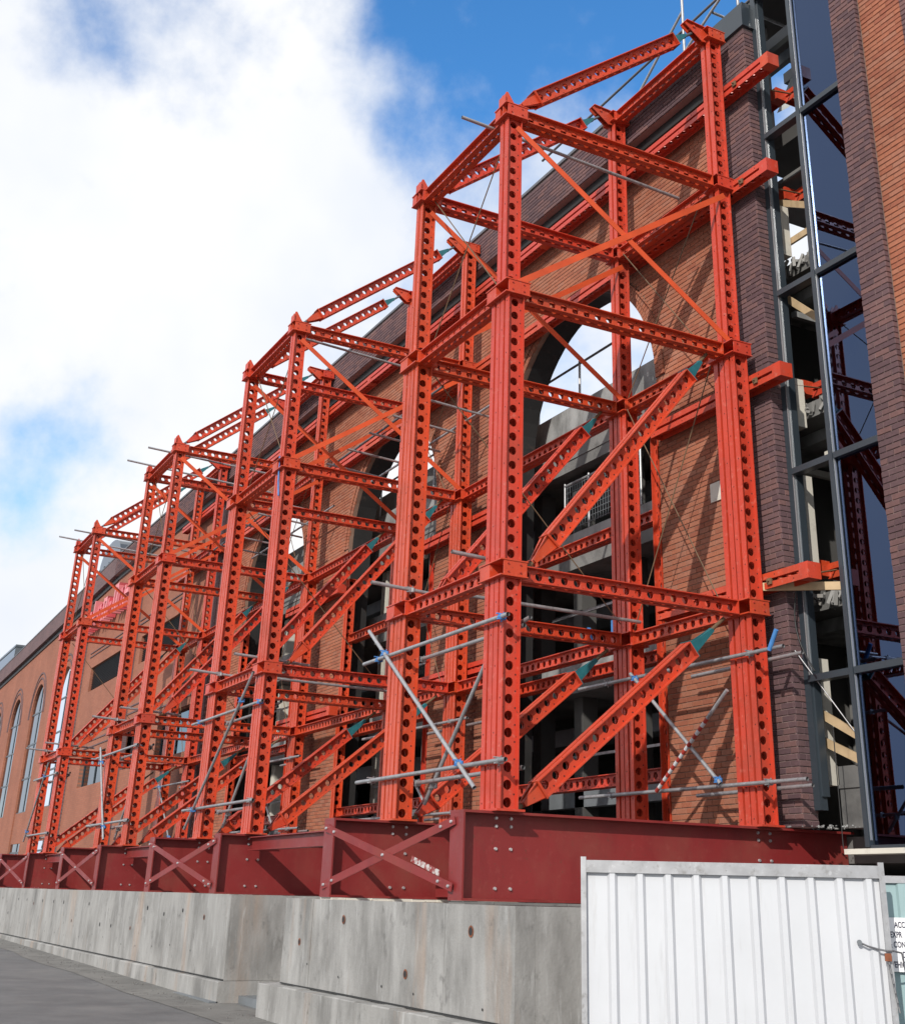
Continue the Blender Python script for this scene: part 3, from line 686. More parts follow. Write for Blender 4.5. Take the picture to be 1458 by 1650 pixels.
# red and white striped tube on the nearest tower
p0 = Vector((-.35, 3.36, 4.12)); p1 = Vector((-1.88, 3.36, 3.03))
t = thing('striped_tube', p0, 'red and white striped tube slanting in front of the brick wall', 'scaffold tube')
d = p1-p0; nS = 26
for k in range(nS):
    a, b_ = d*(k/nS), d*((k+1)/nS)
    mm = GALV if k < 7 else (DKRED if k % 2 else WHT)
    MB().tube(a, b_, R_+.001*(k >= 7), n=10).build('stripe' if k >= 7 else 'bare_end', mm, t, smooth=False)
b = MB().tube((.55, 3.42, 4.72), (.40, 3.42, 4.50), .028); tag(b.build('tube_cap', BLUE), 'blue painted tube end standing beside the purple pier', 'tube cap')

# ------------------------------------------------------------------ facade
def brick_pieces(parent, name, pts, mm, face, maxn, stuffname):
    """pts: list of (x0,x1,z0,z1,y) fronts (face 'y' looks to -y, 'x' looks to +x). The nearest become parts."""
    off = parent.location
    def dist(p):
        c = Vector(((p[0]+p[1])/2, p[4], (p[2]+p[3])/2)) if face == 'y' else Vector((p[4], (p[0]+p[1])/2, (p[2]+p[3])/2))
        return (c-CAM).length
    pts = sorted(pts, key=dist)
    def geo(b, p, o):
        j = random.uniform(-.0015, .0025); dp = .022; e = .004
        x0, x1, z0, z1, y = p
        if face == 'y':
            f = [(x0+e, y-j, z0+e), (x1-e, y-j, z0+e), (x1-e, y-j, z1-e), (x0+e, y-j, z1-e)]; k = [(x0, y+dp, z0), (x1, y+dp, z0), (x1, y+dp, z1), (x0, y+dp, z1)]
            m_ = [(x0, y+e-j, z0), (x1, y+e-j, z0), (x1, y+e-j, z1), (x0, y+e-j, z1)]
        else:
            f = [(y+j, x0+e, z0+e), (y+j, x1-e, z0+e), (y+j, x1-e, z1-e), (y+j, x0+e, z1-e)]; k = [(y-dp, x0, z0), (y-dp, x1, z0), (y-dp, x1, z1), (y-dp, x0, z1)]
            m_ = [(y+j-e, x0, z0), (y+j-e, x1, z0), (y+j-e, x1, z1), (y+j-e, x0, z1)]
        n = len(b.v); b.v += [tuple(Vector(q)-o) for q in f+m_+k]
        b.f.append((n, n+1, n+2, n+3))
        for i in range(4):
            i2 = (i+1) % 4
            b.f.append((n+i, n+4+i, n+4+i2, n+i2)); b.f.append((n+4+i, n+8+i, n+8+i2, n+4+i2))
    for p in pts[:maxn]:
        b = MB(); c = Vector((p[0], p[4], p[2])) if face == 'y' else Vector((p[4], p[0], p[2]))
        geo(b, p, c); b.build(name, mm, parent, c-off, recalc=False)
    if len(pts) > maxn:
        b = MB()
        for p in pts[maxn:]: geo(b, p, off)
        o = b.build(stuffname, mm, parent, recalc=False); o['kind'] = 'stuff'
def courses(x0, x1, z0, z1, y, clip=None, phase=0):
    res = []; n = int((z1-z0)/.075+1e-6)
    for c in range(n):
        za = z0+c*.075+.005; zb = za+.065; x = x0-(.1125 if (c+phase) % 2 else 0)
        while x < x1:
            a, b_ = max(x+.005, x0), min(x+.22, x1)
            if b_-a > .03:
                segs = clip(a, b_, (za+zb)/2) if clip else [(a, b_)]
                for s0, s1 in segs:
                    if s1-s0 > .03: res.append((s0, s1, za, zb, y))
            x += .225
    return res
def arch_clip(a, b_, z):
    segs = [(a, b_)]
    for c in ARCH:
        if z < AZ: h = AR
        elif z < AZ+AR+.23: h = math.sqrt(max(0, (AR+.235)**2-(z-AZ)**2))
        else: continue
        ns = []
        for s0, s1 in segs:
            if s1 <= c-h or s0 >= c+h: ns.append((s0, s1)); continue
            if s0 < c-h: ns.append((s0, c-h))
            if s1 > c+h: ns.append((c+h, s1))
        segs = ns
    return segs
WX0, WX1, WZ0, WZ1 = -24.0, -.55, 2.2, 13.45
wall = thing('brick_wall', (-12, YW, WZ0), 'orange brick arched facade behind the red towers', 'brick wall')
WT = .55
def wall_arch_mesh(b, x0, x1, z0, z1, y0, y1, arches, o):
    S = 20
    def add(pts): b.poly([tuple(Vector(p)-o) for p in pts])
    edges = sorted([x0, x1]+[c+s*AR for c in arches for s in (-1, 1)])
    for a, c_ in zip(edges[0::2], edges[1::2]):
        for y in (y0, y1): add([(a, y, z0), (c_, y, z0), (c_, y, z1), (a, y, z1)])
    for c in arches:
        P = [(c+AR*math.cos(math.pi*k/S), AZ+AR*math.sin(math.pi*k/S)) for k in range(S+1)]
        for k in range(S):
            (xa, za), (xb, zb) = P[k], P[k+1]
            for y in (y0, y1): add([(xa, y, za), (xb, y, zb), (xb, y, z1), (xa, y, z1)])
            add([(xa, y0, za), (xb, y0, zb), (xb, y1, zb), (xa, y1, za)])
        for s in (-1, 1): add([(c+s*AR, y0, z0), (c+s*AR, y1, z0), (c+s*AR, y1, AZ), (c+s*AR, y0, AZ)])
    add([(x0, y0, z1), (x1, y0, z1), (x1, y1, z1), (x0, y1, z1)])
b = MB(); wall_arch_mesh(b, WX0, WX1, WZ0, WZ1, YW+.009, YW+WT, ARCH, wall.location)
b.build('mortar_backing', MORT, wall, recalc=False)
brick_pieces(wall, 'brick', courses(WX0, WX1, WZ0+.3, 13.40, YW, arch_clip), BRO, 'y', 300, 'brickwork')
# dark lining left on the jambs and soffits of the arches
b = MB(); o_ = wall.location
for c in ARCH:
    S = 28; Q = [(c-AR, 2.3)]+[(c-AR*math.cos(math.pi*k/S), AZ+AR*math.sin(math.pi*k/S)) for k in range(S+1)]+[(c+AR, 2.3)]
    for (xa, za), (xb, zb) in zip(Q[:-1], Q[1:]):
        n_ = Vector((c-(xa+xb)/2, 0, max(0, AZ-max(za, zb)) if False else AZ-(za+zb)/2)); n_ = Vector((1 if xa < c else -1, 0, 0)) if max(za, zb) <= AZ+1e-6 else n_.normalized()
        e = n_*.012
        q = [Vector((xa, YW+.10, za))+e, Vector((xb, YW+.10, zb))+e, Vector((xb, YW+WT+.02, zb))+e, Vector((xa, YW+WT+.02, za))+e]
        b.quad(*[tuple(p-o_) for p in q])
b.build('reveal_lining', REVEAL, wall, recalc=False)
for c in ARCH:
    b = MB(); o_ = wall.location; NV = 98
    for ring, (ra, rb) in enumerate(((AR-.004, AR+.108), (AR+.118, AR+.228))):
        for k in range(NV):
            a0 = math.pi*(k+.07)/NV; a1 = math.pi*(k+.93)/NV; y = YW-.012-.02*ring+random.uniform(-.002, .002)
            q = [(c+r*math.cos(a), AZ+r*math.sin(a)) for r, a in ((ra, a0), (rb, a0), (rb, a1), (ra, a1))]
            b.prism([(p[0]-o_.x, p[1]-o_.z) for p in q], 'y', y-o_.y, YW+.03-o_.y)
    o = b.build('arch_ring', BRO, wall, recalc=True)
    b = MB(); S = 40; y = YW-.002     # mortar bed of the rings
    for k in range(S):
        a0, a1 = math.pi*k/S, math.pi*(k+1)/S
        b.quad(*[(c+r*math.cos(a)-o_.x, y-o_.y, AZ+r*math.sin(a)-o_.z) for r, a in ((AR, a0), (AR+.232, a0), (AR+.232, a1), (AR, a1))])
    b.build('ring_mortar', MORT, wall)
tag(MB().box(-1.30, -1.02, YW-.02, YW+.005, 6.86, 7.13).build('plaque', CREAM), 'small cream plaque on the orange brick beside the nearest back leg', 'plaque')
# parapet of purple brick overhanging the wall
b = MB().box(-40, -.56, YW-.20, YW+.5, 13.60, 14.40); b.box(-40, -.56, YW-.02, YW+.45, 13.40, 13.60)
par = tag(b.build('parapet', MORTD), 'dark purple brick parapet band along the top of the facade', 'parapet')
MB().box(-40, -.56, YW-.24, YW+.54, 14.40, 14.46).build('coping', COPING, par)
def fall(x, z): return z-.027*max(0, -40-x)
def sloped(y0, y1, za, zb): return MB().prism([(-120, fall(-120, za)), (-40, za), (-40, zb), (-120, fall(-120, zb))], 'y', y0, y1)
sloped(YW-.221, YW+.5, 13.60, 14.40).build('far_brickwork', FBRP, par); sloped(YW-.24, YW+.54, 14.401, 14.46).build('coping', COPING, par)
sloped(YW-.06, YW+.4, 13.40, 13.60).build('painted_shade_strip', BLACK, par)  # black strip colours in the shade under the far parapet overhang
par.location = (0, 0, 0)
ps = courses(-40, -.56, 13.60, 14.40, YW-.222)
brick_pieces(par, 'brick', ps, BRP, 'y', 300, 'brickwork')
MB().box(-40, -.56, YW-.06, YW-.021, 13.42, 13.60).build('painted_shade_strip', BLACK, par)  # shade below the parapet overhang, put in as a black strip

# purple piers flanking the glazed bay
def pier(x0, x1, z0, z1, yb, label, back=None):
    t = thing('brick_pier', ((x0+x1)/2, YP, z0), label, 'brick pier')
    b = MB(); lx, ly, lz = t.location
    b.box(x0-lx, x1-.012-lx, .012, (back or yb)-ly, 0, z1-z0); b.build('mortar_backing', MORTD, t)
    brick_pieces(t, 'brick', courses(x0, x1-.002, z0, z1, YP), BRP, 'y', 300, 'brickwork')
    brick_pieces(t, 'return_brick', courses(YP+.006, yb, z0, z1, x1, phase=1), BRP, 'x', 120, 'return_brickwork')
    return t
pier(-.55, .15, 2.56, 14.15, YP+.24, 'purple brick pier between the orange wall and the open glazed bay')
b = MB().box(-.6, .2, YP-.05, YP+.3, 14.15, 14.52); b.box(-1.0, .14, YP+.02, YP+.2, 14.53, 14.66); tag(b.build('pier_cap', ALU), 'dark metal capping on top of the purple pier by the bay', 'capping')
pier(1.93, 2.38, 2.2, 16.5, YP+.08, 'purple brick pier at the right of the reflecting glass', YP+.5)
t = thing('brick_wall', (4.5, 4.06, 2), 'sunlit orange brick wall at the right edge', 'brick wall')
MB().box(2.372-4.5, 8-4.5, .012, .4, 0, 15).build('mortar_backing', MORT, t)
brick_pieces(t, 'brick', courses(2.385, 3.1, 2.3, 16.5, 4.06), BRO, 'y', 300, 'brickwork')
t = thing('brick_pier', (3.4, 4.0, 2), 'farther purple brick pier at the top right corner', 'brick pier')
MB().box(-.28, .9, .012, .4, 0, 15).build('mortar_backing', MORTD, t)
brick_pieces(t, 'brick', courses(3.11, 3.9, 8.0, 16.5, 4.0), BRP, 'y', 200, 'brickwork')

# glazed bay
YG = 4.16
bay = thing('curtain_wall', (1.0, YG, 2.3), 'dark grey framed glazed bay, left panes out and right panes reflecting', 'glazing')
def bayp(n, m, x0, x1, y0, y1, z0, z1): 
    lx, ly, lz = bay.location
    return MB().box(x0-lx, x1-lx, y0-ly, y1-ly, z0-lz, z1-lz).build(n, m, bay)
TZ = [2.33, 4.25, 6.90, 9.50, 12.10, 14.70]
bayp('jamb', ALU, .152, .255, YG-.0, YG+.12, 2.75, 16.5)
bayp('jamb_highlight', ALUL, .2551, .270, YG-.012, YG+.03, 4.3, 14.3)  # pale strip paints the bright highlight line down the jamb
bayp('jamb_lining', ALU, .2552, .285, YG+.031, YG+.14, 2.9, 16.5)
bayp('mullion', ALU, .968, 1.035, YG-.05, YG+.10, 2.33, 16.5)
bayp('mullion_highlight', ALUL, 1.0355, 1.042, YG-.03, YG+.0, 2.4, 16.5)  # thin pale strip standing in for the highlight on the mullion edge
bayp('right_jamb', ALU, 1.87, 1.93, YG-.03, YG+.10, 2.33, 16.5)
for k, z in enumerate(TZ):
    hh = .04 if k else .02
    if k: bayp('transom', ALU, .2705, .967, YG-.045, YG+.09, z-hh, z+hh)
    bayp('transom', ALU, 1.047, 1.869, YG-.045, YG+.09, z-hh, z+hh)
    zn = TZ[k+1] if k+1 < len(TZ) else 16.5
    bayp('pane', GLASS, 1.047, 1.869, YG+.018, YG+.026, z+hh, zn-hh)
bayp('sill', CREAM, .75, 5.5, YG-.16, YG+.1, 2.255, 2.31)
bayp('pane', GLASS, .30, .954, YG+.018, YG+.026, 14.74, 16.5)
b = MB(); b.box(2.36, 6.5, YG-.1, YG+.0, 2.33, 2.5); 

# ------------------------------------------------------------------ interior of the gutted building
bld = thing('gutted_interior', (-10, 8, 2), 'gutted concrete floors and dark rooms seen through the openings', 'building')
def ip(n, m, x0, x1, y0, y1, z0, z1):
    lx, ly, lz = bld.location
    return MB().box(x0-lx, x1-lx, y0-ly, y1-ly, z0-lz, z1-lz).build(n, m, bld)
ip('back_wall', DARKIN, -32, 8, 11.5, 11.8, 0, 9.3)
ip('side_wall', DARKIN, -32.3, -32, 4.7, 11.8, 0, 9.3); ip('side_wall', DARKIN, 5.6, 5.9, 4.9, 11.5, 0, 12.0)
ip('floor_slab', CONC2, -32, -1.2, 4.95, 11.45, 9.15, 9.40); ip('upstand', CONC3, -32, -1.2, 4.95, 5.15, 9.40, 10.20); ip('parapet_wall', CONC2, -32, -9.4, 5.16, 5.3, 9.41, 10.85); ip('downstand', CONC2, -32, -1.2, 4.97, 5.2, 8.95, 9.15)
ip('floor_slab', CONC2, -32, -1.2, 5.0, 11.45, 7.10, 7.35); ip('slab_edge', CONC3, -32, -1.2, 4.985, 5.2, 7.36, 7.75)
ip('floor_slab', CONC2, -32, -1.2, 5.0, 11.45, 4.95, 5.2); ip('slab_edge', CONC3, -32, -1.2, 4.985, 5.15, 5.21, 5.50)
ip('floor_slab', CONC2, -32, 6, 5.0, 11.45, 2.2, 2.5); ip('beam', SHEET, -32, -1.2, 5.3, 5.5, 3.15, 3.45)
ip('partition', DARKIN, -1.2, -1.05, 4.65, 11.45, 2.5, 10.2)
for k, (z, a) in enumerate(((10.28, 4.72), (8.02, 4.66), (5.42, 4.70))):
    ip('floor_slab', CONC2, -1.0, 5.5, a, 11.4, z-.22, z); ip('ceiling_board', CONC3, -1.0, 5.5, a+.4, 11.4, z-.40, z-.23)
ip('ceiling_board', CONC2, -1.0, 5.5, 4.78, 6.4, 11.72, 11.80); ip('wall_panel', CONC3, -1.0, 5.5, 6.2, 6.3, 5.43, 7.2); ip('wall_panel', CONC3, -1.0, 5.5, 6.6, 6.7, 8.03, 9.8)
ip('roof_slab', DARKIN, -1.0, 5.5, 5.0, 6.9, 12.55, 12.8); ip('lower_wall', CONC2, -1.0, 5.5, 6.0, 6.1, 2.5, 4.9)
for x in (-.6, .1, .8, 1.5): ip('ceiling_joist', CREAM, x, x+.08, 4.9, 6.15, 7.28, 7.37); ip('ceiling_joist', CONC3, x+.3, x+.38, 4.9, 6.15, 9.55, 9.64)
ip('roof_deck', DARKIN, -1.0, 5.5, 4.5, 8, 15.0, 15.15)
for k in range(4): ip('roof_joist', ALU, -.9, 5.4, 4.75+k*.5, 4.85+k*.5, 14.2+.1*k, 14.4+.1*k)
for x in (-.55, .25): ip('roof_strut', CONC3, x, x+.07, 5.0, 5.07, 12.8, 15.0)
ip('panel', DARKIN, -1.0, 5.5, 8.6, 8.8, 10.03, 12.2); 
for z0, z1 in ((3.05, 4.55), (5.78, 6.95), (7.65, 8.35), (10.29, 11.10)): ip('post', CREAM, -.03, .13, 4.45, 4.60, z0, z1)
for x in (-8.3, -6.9, -5.3, -15.6, -14.4, -13.0, -22.5, -20.6):
    for z0, z1 in ((2.52, 4.94), (5.51, 7.09), (7.76, 8.94)): ip('column', CREAM if x in (-14.4, -22.5, -15.6) else DARKIN, x, x+.28, 5.3, 5.6, z0, z1)
for i in range(34):   # services, props and hung pipes on the gutted floors
    c = random.choice(ARCH); x = c+random.uniform(-2.6, 1.6); z0 = random.choice([2.52, 5.22, 7.37]); y_ = random.uniform(5.25, 6.3)
    if i % 3 == 0: ip('floor_prop', GALV, x, x+.06, y_, y_+.06, z0, z0+1.62)
    elif i % 3 == 1: ip('hung_pipe', random.choice([SHEET, CONC3, CREAM]), x-.7, x+.7, y_, y_+.09, z0+random.uniform(.9, 1.5), z0+1.6)
    else: ip('stacked_board', random.choice([WOOD, CONC3, CREAM, SHEET]), x, x+random.uniform(.3, .8), y_, y_+.08, z0, z0+random.uniform(.4, 1.1))
for z in (3.9, 6.3):
    for k in range(3): ip('edge_rail', GALV, ARCH[k]-2.4, ARCH[k]+2.3, 5.06, 5.10, z, z+.04)
for z in (8.6, 6.6, 4.4): ip('duct', SHEET, -32, -1.3, 6.4, 6.9, z, z+.3)
# rubble on broken slab edges
b = MB()
for k in range(150):
    x = random.uniform(-.4, .7); z = random.choice([10.28, 8.02, 5.42]); s = random.uniform(.02, .07); y = random.uniform(4.58, 4.78)
    b.obox((x, y, z-.22+random.uniform(0, .25)), (x+s*random.uniform(.6, 1.5), y+s*random.uniform(-1, 1), z-.2+random.uniform(0, .25)), s, s*.7)
o = tag(b.build('broken_concrete', CONC), 'crumbled concrete lumps along the broken slab edges in the bay', 'rubble'); o['kind'] = 'stuff'
b = MB()
for k in range(60):
    x = random.uniform(-.5, .75); y = random.uniform(3.9, 4.6); s = random.uniform(.008, .028)
    b.obox((x, y, 2.56+s*.3), (x+s, y+s*random.uniform(-1, 1), 2.56+s*.4), s, s*.7)
o = tag(b.build('mortar_debris', CONC3), 'crumbs of mortar lying on the girder beside the purple pier', 'rubble'); o['kind'] = 'stuff'
b = MB().box(.30, .95, 4.45, 4.75, 2.56, 3.25); b.box(.3, .95, 4.43, 4.45, 3.0, 3.04); tag(b.build('sill_block', CONC2), 'chipped grey block at the foot of the open bay', 'concrete block')
# timber boards in the bay
for nm, p0, p1 in (('upper slanting', (-.08, 4.40, 3.99), (1.05, 4.40, 3.40)), ('lower slanting', (-.1, 4.42, 3.65), (1.05, 4.42, 3.15)),
                   ('high level', (-.3, 4.60, 11.42), (.7, 4.60, 10.85)), ('tilted', (-.16, 4.64, 10.56), (.8, 4.64, 10.58)), ('diagonal', (-.08, 4.6, 9.72), (1.1, 4.6, 8.60)), ('loose', (-.12, 3.72, 5.40), (.88, 4.30, 5.30))):
    b = MB().obox(p0, p1, .04, .10); tag(b.build('timber_board', WOOD), '%s timber board across the open bay' % nm, 'timber board', 'timber boards in the bay')
b = MB()
for k in range(6):
    x0_ = -.5+k*.22
    b.quad((x0_, 5.15+.05*(k % 2), 13.35), (x0_+.22, 5.15+.05*((k+1) % 2), 13.35-.02*k), (x0_+.24, 5.5, 14.1), (x0_+.02, 5.5, 14.15))
tag(b.build('tarpaulin', TARP), 'pale crumpled sheet hanging high in the open bay', 'tarpaulin')
# hanging cables
def cable(pts, label, r=.010, m=None):
    b = MB()
    for k in range(len(pts)-1): b.tube(pts[k], pts[k+1], r, n=6, caps=False)
    return tag(b.build('cable', m or BLACK, smooth=True), label, 'cable')
cable([(.30-.16*math.sin(math.pi*k/10)+.02*k, 4.02, 5.35-k*.105) for k in range(11)], 'black cable looping down the pier below the lowest waler')
cable([(.15+.05*k, 4.05+.03*k, 4.6-.09*k) for k in range(14)], 'grey cable falling into the open bay past the transom', .008, GALV)
cable([(.72, 4.02, 3.6-.16*k) for k in range(9)], 'thin cable hanging at the foot of the bay', .006)

# rail and posts on the roof slab seen through the nearest arch
for k, c in enumerate(ARCH[:2]):
    for j, x in enumerate((c-2.9, c-1.4, c+.1)):
        b = MB().tube((x, 5.05, 10.2), (x, 5.05, 11.1), .025); tag(b.build('rail_post', GALV), '%s rail post on the slab through the %s arch' % (['left', 'middle', 'right'][j], ['nearest', 'second'][k]), 'rail post', 'rail posts on the slab')
    b = MB().tube((c-3.4, 5.05, 11.05), (c+1.4, 5.05, 11.05), .024); tag(b.build('guard_rail', COPING), 'dark guard rail on the roof slab seen through the %s arch' % ['nearest', 'second'][k], 'guard rail')
t = thing('mesh_barrier', (-5.6, 5.0, 7.76), 'grey wire mesh barrier on the slab inside the nearest arch', 'barrier')
MB().tube((-1.1, 0, .95), (1.3, 0, .95), .025).build('rail', GALV, t)
for x in (-1.1, -.3, .5, 1.3): MB().tube((x, 0, 0), (x, 0, 1.0), .022).build('post', GALV, t)
b = MB()
for k in range(30): b.tube((-1.1+k*.083, 0, .08), (-1.1+k*.083, 0, .93), .005, n=4)
for k in range(9): b.tube((-1.1, 0, .1+k*.1), (1.3, 0, .1+k*.1), .005, n=4)
b.build('mesh_infill', SHEET, t)
for k in range(2):
    b = MB().prism([(0, 0), (.35, 0), (.05, .5), (0, .5)], 'y', 5.05, 5.1); o = b.build('blue_bracket', BLUE, None, (-6.1+k*.75, 0, 5.52)); tag(o, 'blue triangular bracket on the slab edge, %s of two' % ('left' if k == 0 else 'right'), 'bracket', 'blue brackets in the arch')

# ------------------------------------------------------------------ far facade
def zt(x, z=13.45): return z-.027*max(0, -40-x)
FX0, FX1 = -120.0, -24.0
fw_t = thing('far_brick_wall', (-45, YW, 2), 'far stretch of orange brick facade with louvres and tall arched windows', 'brick wall')
o_ = fw_t.location
WIN = [-48.6, -55.1, -61.6, -68.1]; WR = 1.55; WZS = 9.55; WZB = 1.2
b = MB(); S = 16
LOUVRES = [(-43.0, -36.9, 9.25, 10.25), (-34.6, -28.8, 9.25, 10.25)]
LOWW = [(-42.3, -38.0, 5.4, 6.6), (-36.2, -32.0, 5.6, 7.0), (-30.6, -27.0, 5.6, 7.0)]
def fq(pts): b.poly([tuple(Vector(p)-o_) for p in pts])
y = YW; depth = .35
# front face cut into vertical strips around the openings
xs = sorted(set([FX0, FX1]+[c+s*WR for c in WIN for s in (-1, 1)]+[v for q in LOUVRES+LOWW for v in q[:2]]))
for xa, xb in zip(xs[:-1], xs[1:]):
    xm = (xa+xb)/2; win = [c for c in WIN if abs(xm-c) < WR]
    if win: continue
    hol = sorted([(q[2], q[3]) for q in LOUVRES+LOWW if q[0] <= xm <= q[1]]); z = .5
    for h0, h1 in hol: fq([(xa, y, z), (xb, y, z), (xb, y, h0), (xa, y, h0)]); z = h1
    fq([(xa, y, z), (xb, y, z), (xb, y, zt(xb)), (xa, y, zt(xa))])
for c in WIN:
    P = [(c+WR*math.cos(math.pi*k/S), WZS+WR*math.sin(math.pi*k/S)) for k in range(S+1)]
    for k in range(S):
        (xa, za), (xb, zb) = P[k], P[k+1]
        fq([(xa, y, za), (xb, y, zb), (xb, y, zt(xb)), (xa, y, zt(xa))]); fq([(xa, y, za), (xb, y, zb), (xb, y+depth, zb), (xa, y+depth, za)])
    for s in (-1, 1): fq([(c+s*WR, y, .5), (c+s*WR, y+depth, .5), (c+s*WR, y+depth, WZS), (c+s*WR, y, WZS)])
for q in LOUVRES+LOWW:
    for x in q[:2]: fq([(x, y, q[2]), (x, y+depth, q[2]), (x, y+depth, q[3]), (x, y, q[3])])
    for z in q[2:]: fq([(q[0], y, z), (q[1], y, z), (q[1], y+depth, z), (q[0], y+depth, z)])
b.build('brick_face', FBRO, fw_t, recalc=False)
for q in LOUVRES:
    b = MB(); n = 14
    for k in range(n):
        z = q[2]+(q[3]-q[2])*(k+.5)/n
        b.obox((q[0]-o_.x, .13, z-o_.z), (q[1]-o_.x, .13, z-o_.z), .09, .012, (0, .6, 1))
    b.box(q[0]-o_.x, q[1]-o_.x, .3, .33, q[2]-o_.z, q[3]-o_.z); b.build('louvre_panel', LOUV, fw_t)
    f = MB()
    for dz in (.18, .34): f.box(q[0]-.5-o_.x, q[1]+.5-o_.x, -.03, .02, q[3]+dz+.3-o_.z, q[3]+dz+.34-o_.z)
    f.build('brick_moulding', FBRP, fw_t)
for q in LOWW:
    w = MB().box(q[0]-o_.x, q[1]-o_.x, .20, .22, q[2]-o_.z, q[3]-o_.z).build('window', GLASSB, fw_t)
    MB().box(q[0]-o_.x, q[1]-o_.x, .235, .26, q[2]-o_.z, q[3]-o_.z).build('blind', DARKIN, w)
    f = MB()
    for x in (q[0], (q[0]+q[1])/2, q[1]): f.box(x-.04-o_.x, x+.04-o_.x, .16, .199, q[2]-o_.z, q[3]-o_.z)
    f.build('frame', ALU, w)
    f = MB()
    for dz in (.25, .5, .75): f.box(q[0]-.3-o_.x, q[1]+.3-o_.x, -.025, .02, q[3]+dz-o_.z, q[3]+dz+.05-o_.z)
    f.build('brick_moulding', FBRP, fw_t)
for c in WIN:
    P = [(c+WR*math.cos(math.pi*k/S)-o_.x, WZS+WR*math.sin(math.pi*k/S)-o_.z) for k in range(S+1)]
    w = MB(); w.poly([(p[0], .10, p[1]) for p in P]+[(c-WR-o_.x, .10, .5-o_.z), (c+WR-o_.x, .10, .5-o_.z)]); w = w.build('arched_window', GLASSB, fw_t)
    bk = MB(); bk.poly([(p[0], .30, p[1]) for p in P]+[(c-WR-o_.x, .30, .5-o_.z), (c+WR-o_.x, .30, .5-o_.z)]); bk.build('blind', DARKIN, w)
    f = MB()
    for dx in (.35,): f.box(c+dx-.03-o_.x, c+dx+.03-o_.x, .075, .099, .5-o_.z, WZS+1.3-o_.z)
    for z in (3.2, 5.0, 6.6, 8.2, 9.7): f.box(c-WR-o_.x, c+WR-o_.x, .078, .098, z-.04-o_.z, z+.04-o_.z)
    f.build('frame', ALU, w)
    f = MB().box(c-WR+.02-o_.x, c+WR-.02-o_.x, .065, .095, 3.6-o_.z, 5.0-o_.z); f.build('spandrel', FBRO, w)
    r = MB()
    for ra, rb in ((WR+.25, WR+.33), (WR+.5, WR+.58)):
        for k in range(S):
            a0, a1 = math.pi*k/S, math.pi*(k+1)/S
            q = [(c+rr_*math.cos(a)-o_.x, WZS+rr_*math.sin(a)-o_.z) for rr_, a in ((ra, a0), (rb, a0), (rb, a1), (ra, a1))]
            r.prism(q, 'y', -.03, .02)
    r.build('arch_moulding', FBRP, fw_t)
for k, x in enumerate((-25.2, -35.6, -44.9)):
    t = tag(MB().box(x-.35, x+.35, YW-.14, YW+.1, .5, 13.4).build('brick_strip', FBRP), '%s flat purple brick strip on the far facade' % ['near', 'middle', 'far'][k], 'brick pilaster', 'purple strips on the far facade')
# raised letters of the red sign, too small to read
sg = thing('raised_sign', (-40, YW-.12, 12.3), 'red and pink raised letter sign high on the far wall', 'sign')
x = -4.2
for k in range(9):
    hgt = [.75, .75, 1.1, .75, .9, .75, 1.1, .75, .75][k]; b = MB()
    sl = lambda px, pz: (px+.18*pz, pz)
    b.prism([sl(x, -.5), sl(x+.16, -.5), sl(x+.16, hgt-.5), sl(x, hgt-.5)], 'y', -.28, .08)
    if k % 3 != 2:
        b.prism([sl(x+.5, -.5), sl(x+.66, -.5), sl(x+.66, hgt-.62), sl(x+.5, hgt-.62)], 'y', -.28, .08)
        b.prism([sl(x+.161, hgt-.66), sl(x+.499, hgt-.66), sl(x+.62, hgt-.5), sl(x+.161, hgt-.5)], 'y', -.27, .07)
    else: b.prism([sl(x+.161, -.1), sl(x+.6, -.1), sl(x+.6, .06), sl(x+.161, .06)], 'y', -.27, .07)
    b.build('letter', PINK if k % 2 else SIGNW, sg); x += .92

# glass roof structures behind the parapet
b = MB(); P = [(math.cos(math.pi*k/12), math.sin(math.pi*k/12)) for k in range(13)]
t = thing('glass_tower', (-78, 14, 10), 'curved blue glass block rising behind the far parapet', 'building')
b.prism([(-3.2, 0), (3.2, 0), (3.2, 13.2)]+[(3.2*p[0], 13.2+1.5*p[1]) for p in P[1:-1]]+[(-3.2, 13.2)], 'y', -3, 6); b.build('glass_skin', GLASSB, t)
MB().box(-3.1, 3.1, -2.9, 5.9, 0, 13.0).build('core', SHEET, t)
f = MB()
for k in range(8): f.box(-3.22, 3.22, -3.05, -3.0, 1+k*1.6, 1.08+k*1.6)
for k in range(5): f.box(-3+k*1.5, -2.94+k*1.5, -3.06, -3.01, 0, 13.2)
for k in range(5): f.box(3.2, 3.26, -2.8+k*1.8, -2.72+k*1.8, 0, 13.1)
f.build('frame', ALU, t)
t = thing('glass_block', (-122, 15, 8), 'pale blue glass block beyond the far end of the facade', 'building')
MB().box(-5, 5, -4, 6, 0, 15.3).build('glass_skin', GLASSB, t); MB().box(-4.9, 4.9, -3.9, 5.9, 0, 15.2).build('core', SHEET, t)
f = MB()
for k in range(11): f.box(-5.02, 5.05, -4.05, -4.0, k*1.5, k*1.5+.12); f.box(5.0, 5.05, -4, 6, k*1.5, k*1.5+.12)
f.build('frame', ALU, t)
